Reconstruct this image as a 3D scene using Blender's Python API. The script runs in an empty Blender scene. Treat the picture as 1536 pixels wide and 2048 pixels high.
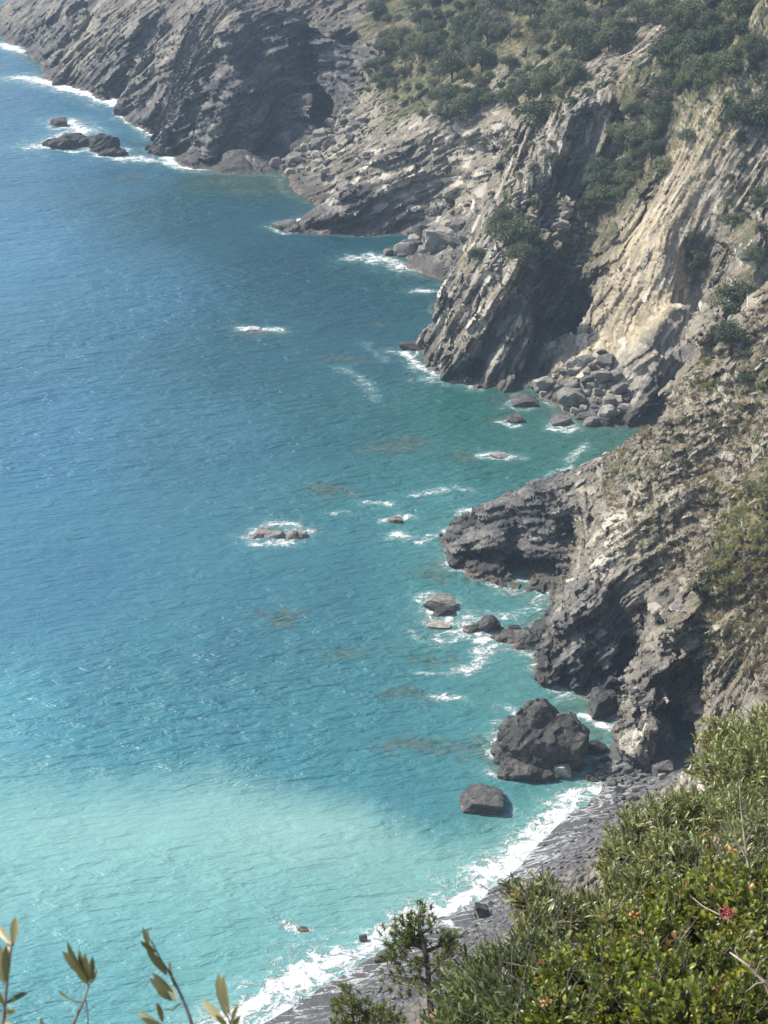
import bpy, math, random
import numpy as np
from math import radians, sin, cos, tan, pi

# ------------------------------------------------------------------ camera, sky, sun, exposure
SC = bpy.context.scene
COL = SC.collection
CAM_H = 110.0
PITCH = radians(23.0)
VFOV = radians(28.0)
cam = bpy.data.cameras.new("camera")
cam.sensor_fit = 'VERTICAL'
cam.angle = VFOV
cam.clip_start = 0.1
cam.clip_end = 6000
cam.dof.use_dof = True
cam.dof.focus_distance = 260.0
cam_o = bpy.data.objects.new("camera", cam)
cam_o.location = (0, 0, CAM_H)
cam_o.rotation_euler = (radians(90) - PITCH, 0, 0)
COL.objects.link(cam_o)
SC.camera = cam_o
cam.dof.aperture_fstop = (cam.lens / 1000.0) / 0.004       # a 4 mm wide phone lens
SUN_AZ = radians(-68)      # from the view direction (+Y), negative = to the left
SUN_EL = radians(49)
world = bpy.data.worlds.new("World")
SC.world = world
world.use_nodes = True
wn = world.node_tree
bg = wn.nodes["Background"]
sky = wn.nodes.new("ShaderNodeTexSky")
sky.sky_type = 'NISHITA'
sky.sun_disc = False
sky.sun_elevation = SUN_EL
sky.sun_rotation = SUN_AZ
sky.air_density = 1.0
sky.dust_density = 1.6
sky.ozone_density = 1.2
wn.links.new(sky.outputs[0], bg.inputs[0])
bg.inputs[1].default_value = 0.145
sun = bpy.data.lights.new("sun", 'SUN')
sun.energy = 4.8
sun.angle = radians(0.5)
sun.color = (1.0, 0.94, 0.83)
sun_o = bpy.data.objects.new("sun", sun)
sd = (sin(SUN_AZ) * cos(SUN_EL), cos(SUN_AZ) * cos(SUN_EL), sin(SUN_EL))
import mathutils
sun_o.rotation_euler = mathutils.Vector(sd).to_track_quat('Z', 'Y').to_euler()
COL.objects.link(sun_o)
SC.view_settings.view_transform = 'Standard'
SC.view_settings.look = 'None'
SC.view_settings.exposure = 0.42
SC.view_settings.gamma = 1.0
HAZE = 0.00024
SC.render.engine = 'CYCLES'
SC.cycles.max_bounces = 6
SC.cycles.diffuse_bounces = 3
SC.cycles.glossy_bounces = 2
SC.cycles.transmission_bounces = 3
SC.cycles.transparent_max_bounces = 4
SC.cycles.volume_bounces = 0
SC.cycles.use_denoising = True
SC.cycles.denoiser = 'OPENIMAGEDENOISE'
SC.cycles.denoising_input_passes = 'RGB_ALBEDO_NORMAL'
SC.cycles.denoising_prefilter = 'ACCURATE'
SC.cycles.use_adaptive_sampling = False
SC.cycles.sample_clamp_indirect = 3.0
SC.cycles.sample_clamp_direct = 2.5
SC.cycles.caustics_reflective = False
SC.cycles.caustics_refractive = False

# ------------------------------------------------------------------ helpers
FPX = 1024.0 / tan(VFOV / 2)
cP, sP = cos(PITCH), sin(PITCH)

def P(u, v, z=0.0):
    """the point at height z seen at (u, v) of the 1536x2048 photograph"""
    a = (u - 768) / FPX; b = -(v - 1024) / FPX
    dx, dy, dz = a, cP + b * sP, -sP + b * cP
    t = (z - CAM_H) / dz
    return (dx * t, dy * t, z)

def R(u, y, z):
    """the point at forward distance y, height z, on the bearing of column u"""
    ax = y * cP + (CAM_H - z) * sP
    return ((u - 768) / FPX * ax, y, z)

def at(u, v, d):
    """the point d metres from the lens"""
    a = (u - 768) / FPX; b = -(v - 1024) / FPX
    n = math.sqrt(1 + a * a + b * b)
    return np.array([a, cP + b * sP, -sP + b * cP]) * (d / n) + np.array([0, 0, CAM_H])

def proj(p):
    """world points (N,3) -> photograph pixels"""
    q = np.asarray(p, dtype=np.float64) - np.array([0, 0, CAM_H])
    ax = q[:, 1] * cP - q[:, 2] * sP
    up = q[:, 1] * sP + q[:, 2] * cP
    return 768 + FPX * q[:, 0] / ax, 1024 - FPX * up / ax

_rs = np.random.RandomState(7)
_TAB = _rs.rand(64 * 64 * 64).astype(np.float32) * 2 - 1

def vnoise(x, y, z):
    """smooth value noise in -1..1 on float32 arrays"""
    xf = np.floor(x); yf = np.floor(y); zf = np.floor(z)
    fx = x - xf; fy = y - yf; fz = z - zf
    fx = fx * fx * (3 - 2 * fx); fy = fy * fy * (3 - 2 * fy); fz = fz * fz * (3 - 2 * fz)
    ix = xf.astype(np.int32); iy = yf.astype(np.int32); iz = zf.astype(np.int32)
    x0 = (ix & 63) << 12; x1 = ((ix + 1) & 63) << 12
    y0 = (iy & 63) << 6; y1 = ((iy + 1) & 63) << 6
    z0 = iz & 63; z1 = (iz + 1) & 63
    def lx(yy, zz):
        a = _TAB[x0 | yy | zz]; b = _TAB[x1 | yy | zz]
        return a + (b - a) * fx
    a = lx(y0, z0); b = lx(y1, z0); c = lx(y0, z1); d = lx(y1, z1)
    a = a + (b - a) * fy; c = c + (d - c) * fy
    return a + (c - a) * fz

def fbm(x, y, z, octv=3, gain=0.5, lac=2.03):
    s = 0; a = 1.0; t = 0
    for _ in range(octv):
        s = s + a * vnoise(x, y, z); t += a
        x = x * lac + 17.3; y = y * lac + 5.1; z = z * lac + 9.7; a *= gain
    return s / t

def cellhash(i, j, k):
    return _TAB[((i.astype(np.int32) & 63) << 12) | ((j.astype(np.int32) & 63) << 6) | (k.astype(np.int32) & 63)]

def sstep(a, b, x):
    t = np.clip((x - a) / (b - a), 0, 1)
    return t * t * (3 - 2 * t)

def mesh_obj(name, verts, faces, mat=None, parent=None, smooth=False, attrs=None, mats=None, fmat=None, kind=None):
    """one mesh object from numpy arrays; faces is (N,3) or (N,4), or a list of such arrays"""
    me = bpy.data.meshes.new(name)
    verts = np.asarray(verts, dtype=np.float32)
    fl = faces if isinstance(faces, list) else [faces]
    fl = [np.asarray(f, dtype=np.int32) for f in fl if len(f)]
    me.vertices.add(len(verts))
    me.vertices.foreach_set("co", verts.ravel())
    nl = sum(f.size for f in fl); nf = sum(len(f) for f in fl)
    me.loops.add(nl)
    me.loops.foreach_set("vertex_index", np.concatenate([f.ravel() for f in fl]))
    me.polygons.add(nf)
    starts = []; s = 0
    for f in fl:
        starts.append(s + np.arange(len(f)) * f.shape[1]); s += f.size
    me.polygons.foreach_set("loop_start", np.concatenate(starts).astype(np.int32))
    if fmat is not None:
        me.polygons.foreach_set("material_index", np.asarray(fmat, dtype=np.int32))
    me.polygons.foreach_set("use_smooth", np.full(nf, bool(smooth)))
    me.update(calc_edges=True)
    for k, a in (attrs or {}).items():
        a = np.asarray(a, dtype=np.float32)
        if a.ndim == 1:
            me.attributes.new(k, 'FLOAT', 'POINT').data.foreach_set("value", a)
        else:
            c4 = np.ones((len(a), 4), np.float32); c4[:, :3] = a
            me.attributes.new(k, 'FLOAT_COLOR', 'POINT').data.foreach_set("color", c4.ravel())
    for m in (mats or ([mat] if mat else [])):
        me.materials.append(m)
    o = bpy.data.objects.new(name, me)
    COL.objects.link(o)
    if parent: o.parent = parent
    if kind: o['kind'] = kind
    return o

def empty(name, loc):
    o = bpy.data.objects.new(name, None)
    o.location = loc; o.empty_display_size = 0.2
    COL.objects.link(o)
    return o

def tag(o, label, cat, group=None):
    o['label'] = label; o['category'] = cat
    if group: o['group'] = group
    return o

class NT:
    """small builder for node materials"""
    def __init__(s, name):
        s.m = bpy.data.materials.new(name); s.m.use_nodes = True
        s.t = s.m.node_tree; s.t.nodes.clear()
        s.out = s.t.nodes.new("ShaderNodeOutputMaterial")
    def n(s, typ, **kw):
        nd = s.t.nodes.new("ShaderNode" + typ)
        for k, v in kw.items(): setattr(nd, k, v)
        return nd
    def set(s, sock, v):
        if isinstance(v, bpy.types.NodeSocket): s.t.links.new(v, sock)
        elif isinstance(v, (tuple, list)) and len(v) == 3 and sock.type == 'RGBA': sock.default_value = (*v, 1)
        else: sock.default_value = v
    def attr(s, name, what='Fac'):
        return s.n("Attribute", attribute_name=name).outputs[what]
    def pos(s): return s.n("NewGeometry").outputs['Position']
    def math(s, op, a, b=0.0, c=None, clamp=False):
        nd = s.n("Math", operation=op, use_clamp=clamp)
        s.set(nd.inputs[0], a); s.set(nd.inputs[1], b)
        if c is not None: s.set(nd.inputs[2], c)
        return nd.outputs[0]
    def vmul(s, v, k):
        nd = s.n("VectorMath", operation='MULTIPLY'); s.set(nd.inputs[0], v); s.set(nd.inputs[1], k); return nd.outputs[0]
    def vadd(s, v, k):
        nd = s.n("VectorMath", operation='ADD'); s.set(nd.inputs[0], v); s.set(nd.inputs[1], k); return nd.outputs[0]
    def comb(s, x, y, z):
        nd = s.n("CombineXYZ"); s.set(nd.inputs[0], x); s.set(nd.inputs[1], y); s.set(nd.inputs[2], z); return nd.outputs[0]
    def sep(s, v):
        nd = s.n("SeparateXYZ"); s.set(nd.inputs[0], v); return nd.outputs
    def noise(s, vec, scale, detail=4, rough=0.55, dist=0.0, typ='FBM', out='Fac'):
        nd = s.n("TexNoise"); nd.noise_type = typ
        s.set(nd.inputs['Vector'], vec); s.set(nd.inputs['Scale'], scale); nd.inputs['Detail'].default_value = detail
        nd.inputs['Roughness'].default_value = rough; nd.inputs['Distortion'].default_value = dist
        return nd.outputs[out]
    def voro(s, vec, scale, feature='F1', out='Distance', rand=1.0):
        nd = s.n("TexVoronoi", feature=feature); s.set(nd.inputs['Vector'], vec); s.set(nd.inputs['Scale'], scale)
        nd.inputs['Randomness'].default_value = rand
        return nd.outputs[out]
    def mr(s, x, a, b, c=0.0, d=1.0, smooth=True):
        nd = s.n("MapRange", interpolation_type='SMOOTHSTEP' if smooth else 'LINEAR', clamp=True) if smooth else s.n("MapRange", clamp=True)
        for i, v in enumerate((x, a, b, c, d)): s.set(nd.inputs[i], v)
        return nd.outputs[0]
    def mix(s, f, a, b, mode='MIX'):
        nd = s.n("Mix", data_type='RGBA', blend_type=mode)
        s.set(nd.inputs[0], f); s.set(nd.inputs[6], a); s.set(nd.inputs[7], b)
        return nd.outputs[2]
    def ramp(s, f, stops):
        nd = s.n("ValToRGB"); s.set(nd.inputs[0], f)
        e = nd.color_ramp.elements
        while len(e) > 1: e.remove(e[-1])
        e[0].position = stops[0][0]; e[0].color = (*stops[0][1], 1)
        for p, c in stops[1:]:
            q = e.new(p); q.color = (*c, 1)
        return nd.outputs[0]
    def bump(s, h, strength=0.5, dist=0.1, normal=None):
        nd = s.n("Bump"); s.set(nd.inputs['Height'], h); nd.inputs['Strength'].default_value = strength
        nd.inputs['Distance'].default_value = dist
        if normal is not None: s.set(nd.inputs['Normal'], normal)
        return nd.outputs[0]
    def bsdf(s, color, rough=0.8, normal=None, **kw):
        nd = s.n("BsdfPrincipled"); s.set(nd.inputs['Base Color'], color); s.set(nd.inputs['Roughness'], rough)
        if normal is not None: s.set(nd.inputs['Normal'], normal)
        for k, v in kw.items(): s.set(nd.inputs[k], v)
        return nd.outputs[0]
    def done(s, sh):
        s.t.links.new(sh, s.out.inputs[0]); return s.m
# ------------------------------------------------------------------ the coast: control points (photo column, row, height)
SHORE = [  # far headland to the beach, all at sea level
 (-60,45),(0,72),(40,92),(70,130),(80,152),(120,168),(180,185),(235,207),(242,232),(270,252),(300,270),(318,292),(345,318),(400,337),(440,328),(480,322),
 (520,322),(548,328),(562,350),(580,395),(615,407),(640,415),(600,438),(556,456),(580,464),(650,470),(740,472),(800,468),(835,470),(800,490),(783,512),(800,543),
 (850,552),(885,566),(893,590),(880,640),(858,672),(834,700),(838,716),(880,752),(930,764),(980,772),(1060,778),(1090,800),(1110,815),(1170,848),(1220,852),(1262,850)]
SHORE2 = [(900,1060),(893,1108),(920,1136),(1000,1152),(1060,1160),(1108,1166),(1113,1200),(1085,1240),(1040,1262),(1000,1268),(1030,1290),(1083,1292),(1076,1322),
 (1095,1358),(1150,1371),(1212,1368),(1232,1388),(1240,1420),(1226,1462),(1226,1500),(1190,1522),(1165,1535),(1195,1560),(1205,1575),(1120,1632),(1070,1695),(1000,1765),(900,1825),
 (800,1875),(700,1935),(600,1995),(500,2055),(350,2140),(100,2260),(-200,2400)]
CT = []
for u, v in SHORE + SHORE2: CT.append(P(u, v, 0))
LAND = [
 # far headland
 (380,318,1.5),(340,255,5),(255,212,3),(300,100,17),(300,0,27),(150,150,3),(180,50,14),(100,105,4),(60,35,7),(120,0,15),(40,75,2),(240,120,10),
 (470,285,5.5),(500,200,13),(560,250,5.5),(600,150,12),(660,170,9),(560,60,23),(680,40,21),(450,60,29.5),(450,150,20),(640,90,17),(420,250,9),(600,0,32),(450,0,32),(530,300,3),(400,120,20),(390,20,30),
 # boulder ravine and the slab promontory
 (575,318,1.5),(640,290,4.5),(680,240,10),(740,190,15),(760,120,20),(780,60,24),(600,370,2),(650,380,4),(680,340,6),(720,310,10),
 (620,432,2.8),(700,404,6.5),(800,352,13.5),(700,455,1.4),(800,442,2.6),(900,402,10),(880,440,3.5),(900,305,20),(960,250,25),(750,330,12.5),(850,262,19.5),(940,360,15),
 (870,490,2.5),(930,450,5),(860,530,2),(840,510,2),(920,545,4),
 # wooded slope above
 (850,200,20.5),(900,120,27),(900,50,31),(1000,150,30),(1000,50,36),(850,0,34),(980,210,27),
 # the big cliff
 (845,692,1.5),(870,622,8),(900,562,14),(930,512,18),(960,452,23),(985,400,27),(1000,330,30),(1040,250,33),(1080,180,35),(1110,120,37),(1150,60,40),(1250,0,43),
 (900,705,4),(940,740,2),(980,705,6),(980,605,12.5),(980,522,18),(1030,730,3),(1030,640,9),(1035,570,14),
 (1075,690,2.5),(1130,650,4),(1130,560,9),(1150,500,13),(1180,620,6),(1090,460,20),(1150,450,21.5),(1100,740,2),
 (1220,600,12),(1250,500,18.5),(1220,440,23),(1150,380,28),(1150,300,32),(1200,220,37),(1100,330,29),(1180,760,4),(1200,690,7),(1200,820,1.5),
 (1270,640,10),(1300,560,17),(1330,480,23.5),(1370,380,30),(1410,280,36),(1430,220,40),
 (1385,560,15),(1390,650,9.5),(1440,560,19),(1480,450,27),(1500,300,37),(1535,500,25),(1535,300,39),(1535,100,52),(1450,100,47),(1350,100,43),(1250,100,40),(1400,0,53),(1535,0,58),
 (1290,750,5),(1250,720,6),(1330,700,9),(1350,600,15),(1300,830,1.2),(1310,780,3.5),
 # the middle point, its ridge and the near slope
 (912,1042,1.8),(985,1000,4),(1060,968,6.5),(1120,950,9),(1180,918,12),(1250,880,17),(1300,820,22.5),(1350,770,28),(1400,725,33),(1450,690,37),(1535,600,43),
 (950,1060,3.5),(960,1120,1.6),(1000,1080,5),(1000,1130,2),(1000,1020,6),(1100,1080,8),(1070,1140,2.4),(1100,1000,9.5),(1130,1140,3),(1150,1060,11),
 (1105,1320,2),(1110,1230,5),(1150,1345,2),(1150,1250,8),(1150,1180,12),(1220,1150,15),(1210,1330,3.8),(1210,1240,10),(1180,1300,5.4),(1230,1300,5.6),(1240,1220,11),(1265,1330,2.6),(1270,1250,8.5),(1295,1180,12.5),(1260,1370,1.0),
 (1265,1480,1.5),(1290,1480,2.5),(1290,1400,6.5),(1310,1300,11.5),(1340,1220,16),(1380,1180,18.5),(1400,1170,19.5),(1340,1490,2),(1345,1400,6),
 (1360,1520,1.5),(1385,1440,6),(1392,1350,11),(1402,1250,16.5),(1450,1350,14),(1535,1350,18),(1535,1200,22),(1535,1000,29),(1535,800,37),(1535,700,41),(1450,1450,9),(1535,1500,13),
 (1400,1050,24),(1400,950,28),(1400,850,31),(1300,1050,18.5),(1300,950,21),(1200,1050,13),(1200,960,14.5),(1450,750,36),
 # beach and the foot of the hill behind it
 (1290,1540,1.0),(1330,1570,2.2),(1260,1600,1.6),(1230,1640,1.6),(1150,1700,1.5),(1060,1800,1.6),(960,1870,1.5),(880,1930,1.5),(780,1990,1.4),(700,2040,1.4),(550,2130,1.4),
]
for u, v, z in LAND: CT.append(P(u, v, z))
BEHIND = [  # ground the photograph hides, outside it or under water: (column, forward distance, height)
 (1000,272,-2.5),(1100,272,-2.0),(1200,272,-1.2),(1250,264,-0.5),(1290,284,-0.5),(1250,280,-1.2),(1340,262,9),(1400,257,15),(1500,255,24),(1560,250,31),
 (925,345,-1.5),(960,360,0.5),(900,360,-2),(1000,370,12),
 (1700,300,50),(1700,250,46),(1700,200,48),(1700,400,64),(1700,180,34),(1300,550,60),(900,600,55),(600,600,50),(300,660,40),(1700,550,80),(200,700,20),(80,700,2),(20,700,-3),(-40,690,-4),(1400,470,66),(1100,500,48),
 (1330,168,8),(1420,172,12),(1500,165,18),(1600,165,28),(1240,150,10),(1100,140,9),(950,130,9),(800,120,9),(1400,150,16),(1600,140,30),
]
for u, y, z in BEHIND: CT.append(R(u, y, z))
WATERPTS = [(400,600,-9),(200,300,-8),(0,180,-8),(600,800,-8),(800,900,-6),(300,1100,-9),(700,1300,-6),(500,1500,-6),(850,1380,-4),(980,1190,-2),(700,700,-6),(720,560,-5),(480,420,-5),(300,390,-5),(60,230,-5),
 (900,830,-4),(1050,900,-3),(960,930,-3.5),(860,1000,-4),(820,1100,-4),(1000,1400,-2),(1120,1420,-1.5),(1160,1470,-1),(1000,1600,-3),(850,1700,-3),(700,1800,-3),(400,1900,-4),(100,1800,-5),(100,2050,-5),(800,620,-4),(680,500,-4),
 (200,250,-4),(160,200,-3),(20,110,-3),(-150,300,-8),(-200,1000,-9),(-200,1700,-6),(-300,60,-8),(1000,830,-2.5),(560,400,-3),(450,360,-3),(1150,890,-1.2),(1080,1195,-1.2)]
for u, v, z in WATERPTS:
    p = P(u, v, 0); CT.append((p[0], p[1], z))
CT = np.array(CT, dtype=np.float64)
_nS, _nL, _nB = len(SHORE) + len(SHORE2), len(LAND), len(BEHIND)
KIND = np.r_[np.zeros(_nS), np.ones(_nL), np.full(_nB, 2), np.full(len(WATERPTS), 3)].astype(int)
def settle(C, kind, smax=2.1, it=400):
    """cliff points slide back along their own line of sight until no face is steeper than smax"""
    C = C.copy(); n = len(C)
    for _ in range(it):
        d = np.hypot(C[:, None, 0] - C[None, :, 0], C[:, None, 1] - C[None, :, 1])
        ex = (C[:, None, 2] - C[None, :, 2]) - smax * d - 0.3           # row higher than column by too much
        ex[d > 14] = -1
        hi = ex.max(1); lo = ex.max(0)
        mv = np.where((kind == 1) & (hi > 0), 1.0, 0.0)
        step = np.clip(hi, 0, 3) * 0.12
        y = C[:, 1]; k = (CAM_H - C[:, 2]) / y
        ny = y + step * mv
        C[:, 0] *= np.where(mv > 0, ny / y, 1); C[:, 1] = ny
        C[:, 2] = np.where(mv > 0, CAM_H - k * ny, C[:, 2])
        dn = np.where((kind == 2) & (lo > 0), np.clip(lo, 0, 2) * 0.3, 0); C[:, 2] += dn
        dn = np.where((kind == 2) & (hi > 0), np.clip(hi, 0, 2) * 0.3, 0); C[:, 2] -= dn
        dn = np.where((kind == 3) & (lo > 0), np.clip(lo, 0, 2) * 0.3, 0); C[:, 2] = np.where(kind == 3, np.minimum(C[:, 2] + dn, -0.4), C[:, 2])
    return C
CT = settle(CT, KIND)
if 0:
    for p_ in range(len(CT)): pass

def rbf_fit(pts, vals, c=2.0):
    d = np.sqrt(((pts[:, None] - pts[None]) ** 2).sum(-1) + c * c)
    n = len(pts)
    A = np.zeros((n + 3, n + 3)); A[:n, :n] = d - np.eye(n) * 0.6
    Q = np.c_[np.ones(n), pts / 100]
    A[:n, n:] = Q; A[n:, :n] = Q.T
    return np.linalg.solve(A, np.r_[vals, np.zeros(3)])

def rbf_eval(pts, w, x, y, c=2.0):
    out = np.empty(x.size, np.float64); xr = x.ravel(); yr = y.ravel(); n = len(pts)
    for s in range(0, xr.size, 20000):
        a = xr[s:s + 20000]; b = yr[s:s + 20000]
        d = np.sqrt((a[:, None] - pts[None, :, 0]) ** 2 + (b[:, None] - pts[None, :, 1]) ** 2 + c * c)
        out[s:s + 20000] = d @ w[:n] + w[n] + w[n + 1] * a / 100 + w[n + 2] * b / 100
    return out.reshape(x.shape)

WH = rbf_fit(CT[:, :2], CT[:, 2])
def ground(x, y):
    return rbf_eval(CT[:, :2], WH, np.atleast_1d(np.asarray(x, float)), np.atleast_1d(np.asarray(y, float)))

def hit(u, v, push=0.0):
    """where the line of sight of photo point (u, v) meets the smooth ground"""
    d = at(u, v, 1.0) - np.array([0, 0, CAM_H])
    d = d / d[1]
    y = np.linspace(120, 720, 1201)
    h = ground(d[0] * y, y); z = CAM_H + d[2] * y
    k = int(np.argmax(h >= z)) if (h >= z).any() else -1
    if k > 0:
        a, b = z[k - 1] - h[k - 1], h[k] - z[k]
        yy = y[k - 1] + (y[k] - y[k - 1]) * a / (a + b + 1e-9)
    else: yy = y[k]
    yy += push
    return np.array([d[0] * yy, yy, CAM_H + d[2] * yy])

# a field of values given at photo points that stand at known heights, spread over the ground
def field(lst, sig=14.0):
    pts = np.array([(P(a[0], a[1], a[2])[:2] if len(a) == 4 else hit(a[0], a[1])[:2]) for a in lst]); val = np.array([a[-1] for a in lst], float)
    def f(x, y):
        x = np.asarray(x); o = np.empty(x.size); xr = x.ravel(); yr = np.asarray(y).ravel()
        for s in range(0, xr.size, 100000):
            d2 = (xr[s:s + 100000, None] - pts[None, :, 0]) ** 2 + (yr[s:s + 100000, None] - pts[None, :, 1]) ** 2
            w = 1.0 / (d2 + sig) ** 2
            o[s:s + 100000] = (w @ val) / w.sum(1)
        return o.reshape(x.shape)
    return f

DIP = field([(100,100,4,40),(300,100,17,38),(500,200,13,12),(600,150,17,8),(700,400,6,26),(850,350,15,28),(700,250,10,35),(900,560,14,62),(980,600,12,62),(1050,400,24,64),(1150,560,10,40),(1150,250,33,70),
  (1300,750,5,30),(1330,480,23,62),(1450,560,19,72),(1000,1080,5,24),(1150,1250,8,36),(1200,1050,13,38),(1300,950,20,36),(1300,1350,8,20),(1450,1350,14,75),(1450,900,30,30)], 60.0)

EPS_T = 0.00085
TH0, TH1 = -0.245, 0.265
LR0, LR1 = math.log(128.0), math.log(740.0)
EPS_R = 0.00115
nt = int((TH1 - TH0) / EPS_T); nr = int((LR1 - LR0) / EPS_R)
TH = (TH0 + np.arange(nt) * EPS_T).astype(np.float32)
RR = np.exp(LR0 + np.arange(nr) * EPS_R).astype(np.float32)
DZ = (RR * EPS_T * 1.02).astype(np.float32)                # height step grows with distance like the other two
X2 = (np.sin(TH)[:, None] * RR[None]).astype(np.float32); Y2 = (np.cos(TH)[:, None] * RR[None]).astype(np.float32)
H2 = np.empty((nt, nr))
# the smooth base is evaluated on every third node and filled in between
ii = np.unique(np.r_[np.arange(0, nt, 3), nt - 1]); jj = np.unique(np.r_[np.arange(0, nr, 3), nr - 1])
hc = rbf_eval(CT[:, :2], WH, X2[np.ix_(ii, jj)].astype(float), Y2[np.ix_(ii, jj)].astype(float))
dc = DIP(X2[np.ix_(ii, jj)].astype(float), Y2[np.ix_(ii, jj)].astype(float))
def upsample(c):
    t = np.empty((nt, len(jj)))
    for k in range(len(jj)): t[:, k] = np.interp(np.arange(nt), ii, c[:, k])
    o = np.empty((nt, nr), np.float32)
    for k in range(nt): o[k] = np.interp(np.arange(nr), jj, t[k])
    return o
H2 = upsample(hc); D2 = np.radians(upsample(dc))
gx = np.gradient(H2, axis=0) / (EPS_T * RR[None]); gr = np.gradient(H2, axis=1) / (EPS_R * RR[None])
G2 = np.sqrt(1 + np.minimum(gx ** 2 + gr ** 2, 16.0)).astype(np.float32)

ST2 = sstep(1.05, 1.7, G2).astype(np.float32)
BEACH_AX = [P(u, v, 0.5) for u, v in ((1310,1545),(1240,1600),(1150,1670),(1060,1760),(900,1890),(700,2000),(450,2120),(100,2280))]
def seg_dist(x, y, line):
    d = np.full(x.shape, 1e9, np.float32)
    for a, b in zip(line[:-1], line[1:]):
        vx, vy = b[0] - a[0], b[1] - a[1]; L = vx * vx + vy * vy
        t = np.clip(((x - a[0]) * vx + (y - a[1]) * vy) / L, 0, 1)
        d = np.minimum(d, np.hypot(x - a[0] - t * vx, y - a[1] - t * vy))
    return d
def beachness(x, y):
    return 1 - sstep(6.5, 10.0, seg_dist(x, y, BEACH_AX) + 1.5 * (x * 0))
B2 = beachness(X2, Y2).astype(np.float32)

def bedding(x, z, dip):
    return (-(x - 40.0) * np.sin(dip) + z * np.cos(dip)).astype(np.float32)

def blocks(b, y, s, tb, ty, ts, edge):
    """jointed blocks: every bed is cut into pieces that stand out and tilt by chance"""
    y = y + 0.25 * ty * vnoise(b / tb * .5, y / ty * .7, s / ts * .7); s = s + 0.3 * ts * vnoise(b / tb * .5 + 9, y / ty * .6, s / ts * .6)
    i = np.floor(b / tb); fb = b / tb - i - 0.5
    o = cellhash(i, i * 0 + 3, i * 0 + 5) * 4
    yy = y / ty + o; j = np.floor(yy); fy = yy - j - 0.5
    ss = s / ts + cellhash(i, i * 0 + 9, j) * 4; k = np.floor(ss); fs = ss - k - 0.5
    h = cellhash(i, j, k)
    t1 = cellhash(i + 17, j, k); t2 = cellhash(i, j + 23, k + 5)
    crack = (np.maximum(np.abs(fb), np.maximum(np.abs(fy), np.abs(fs))) > edge)
    return h + 1.2 * t1 * fb + 1.3 * t2 * fs - 0.8 * crack

SCAR = [hit(1425, 235), hit(1350, 430), hit(1300, 620)]
def rock_detail(x, y, z, dip, bch, st):
    """carving of the rock along its tilted beds, in metres (positive adds rock)"""
    bch = bch * (1 - sstep(1.8, 3.2, z))
    q = bedding(x, z, dip)
    s = np.cos(dip) * (x - 40) + np.sin(dip) * z            # along the bed
    b = q + fbm(x / 19, y / 19, z / 19, 2) * 1.7 + vnoise(x / 5, y / 5, z / 5) * 0.3
    big = vnoise(b / 3.1, y / 30 + 3, s / 26)                # thick ribs
    big = np.sign(big) * np.abs(big) ** 0.6
    med = vnoise(b / 1.1 + 40, y / 9, s / 10)
    lump = fbm(x / 8.5 + 11, y / 8.5, z / 8.5, 3)
    gul = 1 - np.abs(vnoise(x / 11 + y / 40 + 7, y / 30, z / 50)) * 2.2
    # beds that weather back and end in a sharp broken edge
    fr = b / 2.9 + 0.35 * vnoise(s / 9, y / 11, b / 9 + 30); fr = fr - np.floor(fr)
    f2 = b / 1.02 + 0.3 * vnoise(s / 4, y / 5, b / 4 + 60); f2 = f2 - np.floor(f2)
    m1 = 0.5 + 0.5 * vnoise(s / 8 + 5, y / 12, b / 3.0 + 7); m2 = 0.5 + 0.5 * vnoise(s / 3.2 + 5, y / 5, b / 1.4 + 17)
    sc = 1 - 0.88 * (1 - sstep(5.0, 10.5, seg_dist(x, y, SCAR)))
    big = big * sc; m1 = m1 * sc; m2 = m2 * (0.4 + 0.6 * sc)
    d = 0.9 * big + 0.3 * med + 1.9 * (fr - 0.5) * m1 + 0.85 * (f2 - 0.5) * m2
    d = d + 0.62 * blocks(b + 0.3 * lump, y, s, 2.1, 7.5, 7.0, 0.47) + 0.36 * blocks(b, y, s, 0.66, 4.2, 3.4, 0.45)
    d = d + 0.95 * lump - 1.3 * np.clip(gul, 0, 1) ** 2 - 0.45
    d = d * (0.38 + 0.62 * sc)
    near = 1 - sstep(258, 282, y)
    d = d * (0.45 + 0.55 * st) * (1 - 0.40 * near)
    d = d + near * 0.30 * blocks(b, y, s, 0.42, 1.9, 1.5, 0.44)
    d = d + 0.26 * fbm(x / 1.2, y / 1.2, z / 1.2, 2) + 0.16 * vnoise(b / 0.33, y / 3.0, s / 2.6)
    fade = sstep(-2.5, 1.5, z) * 0.7 + 0.3
    sand = 0.10 * vnoise(x / 1.3, y / 1.3, z) + 0.10 * blocks(x, y, z * 0, 0.55, 0.7, 9, 0.4) * sstep(0.6, 2.2, z)
    return d * fade * (1 - bch) + sand * bch

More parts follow.
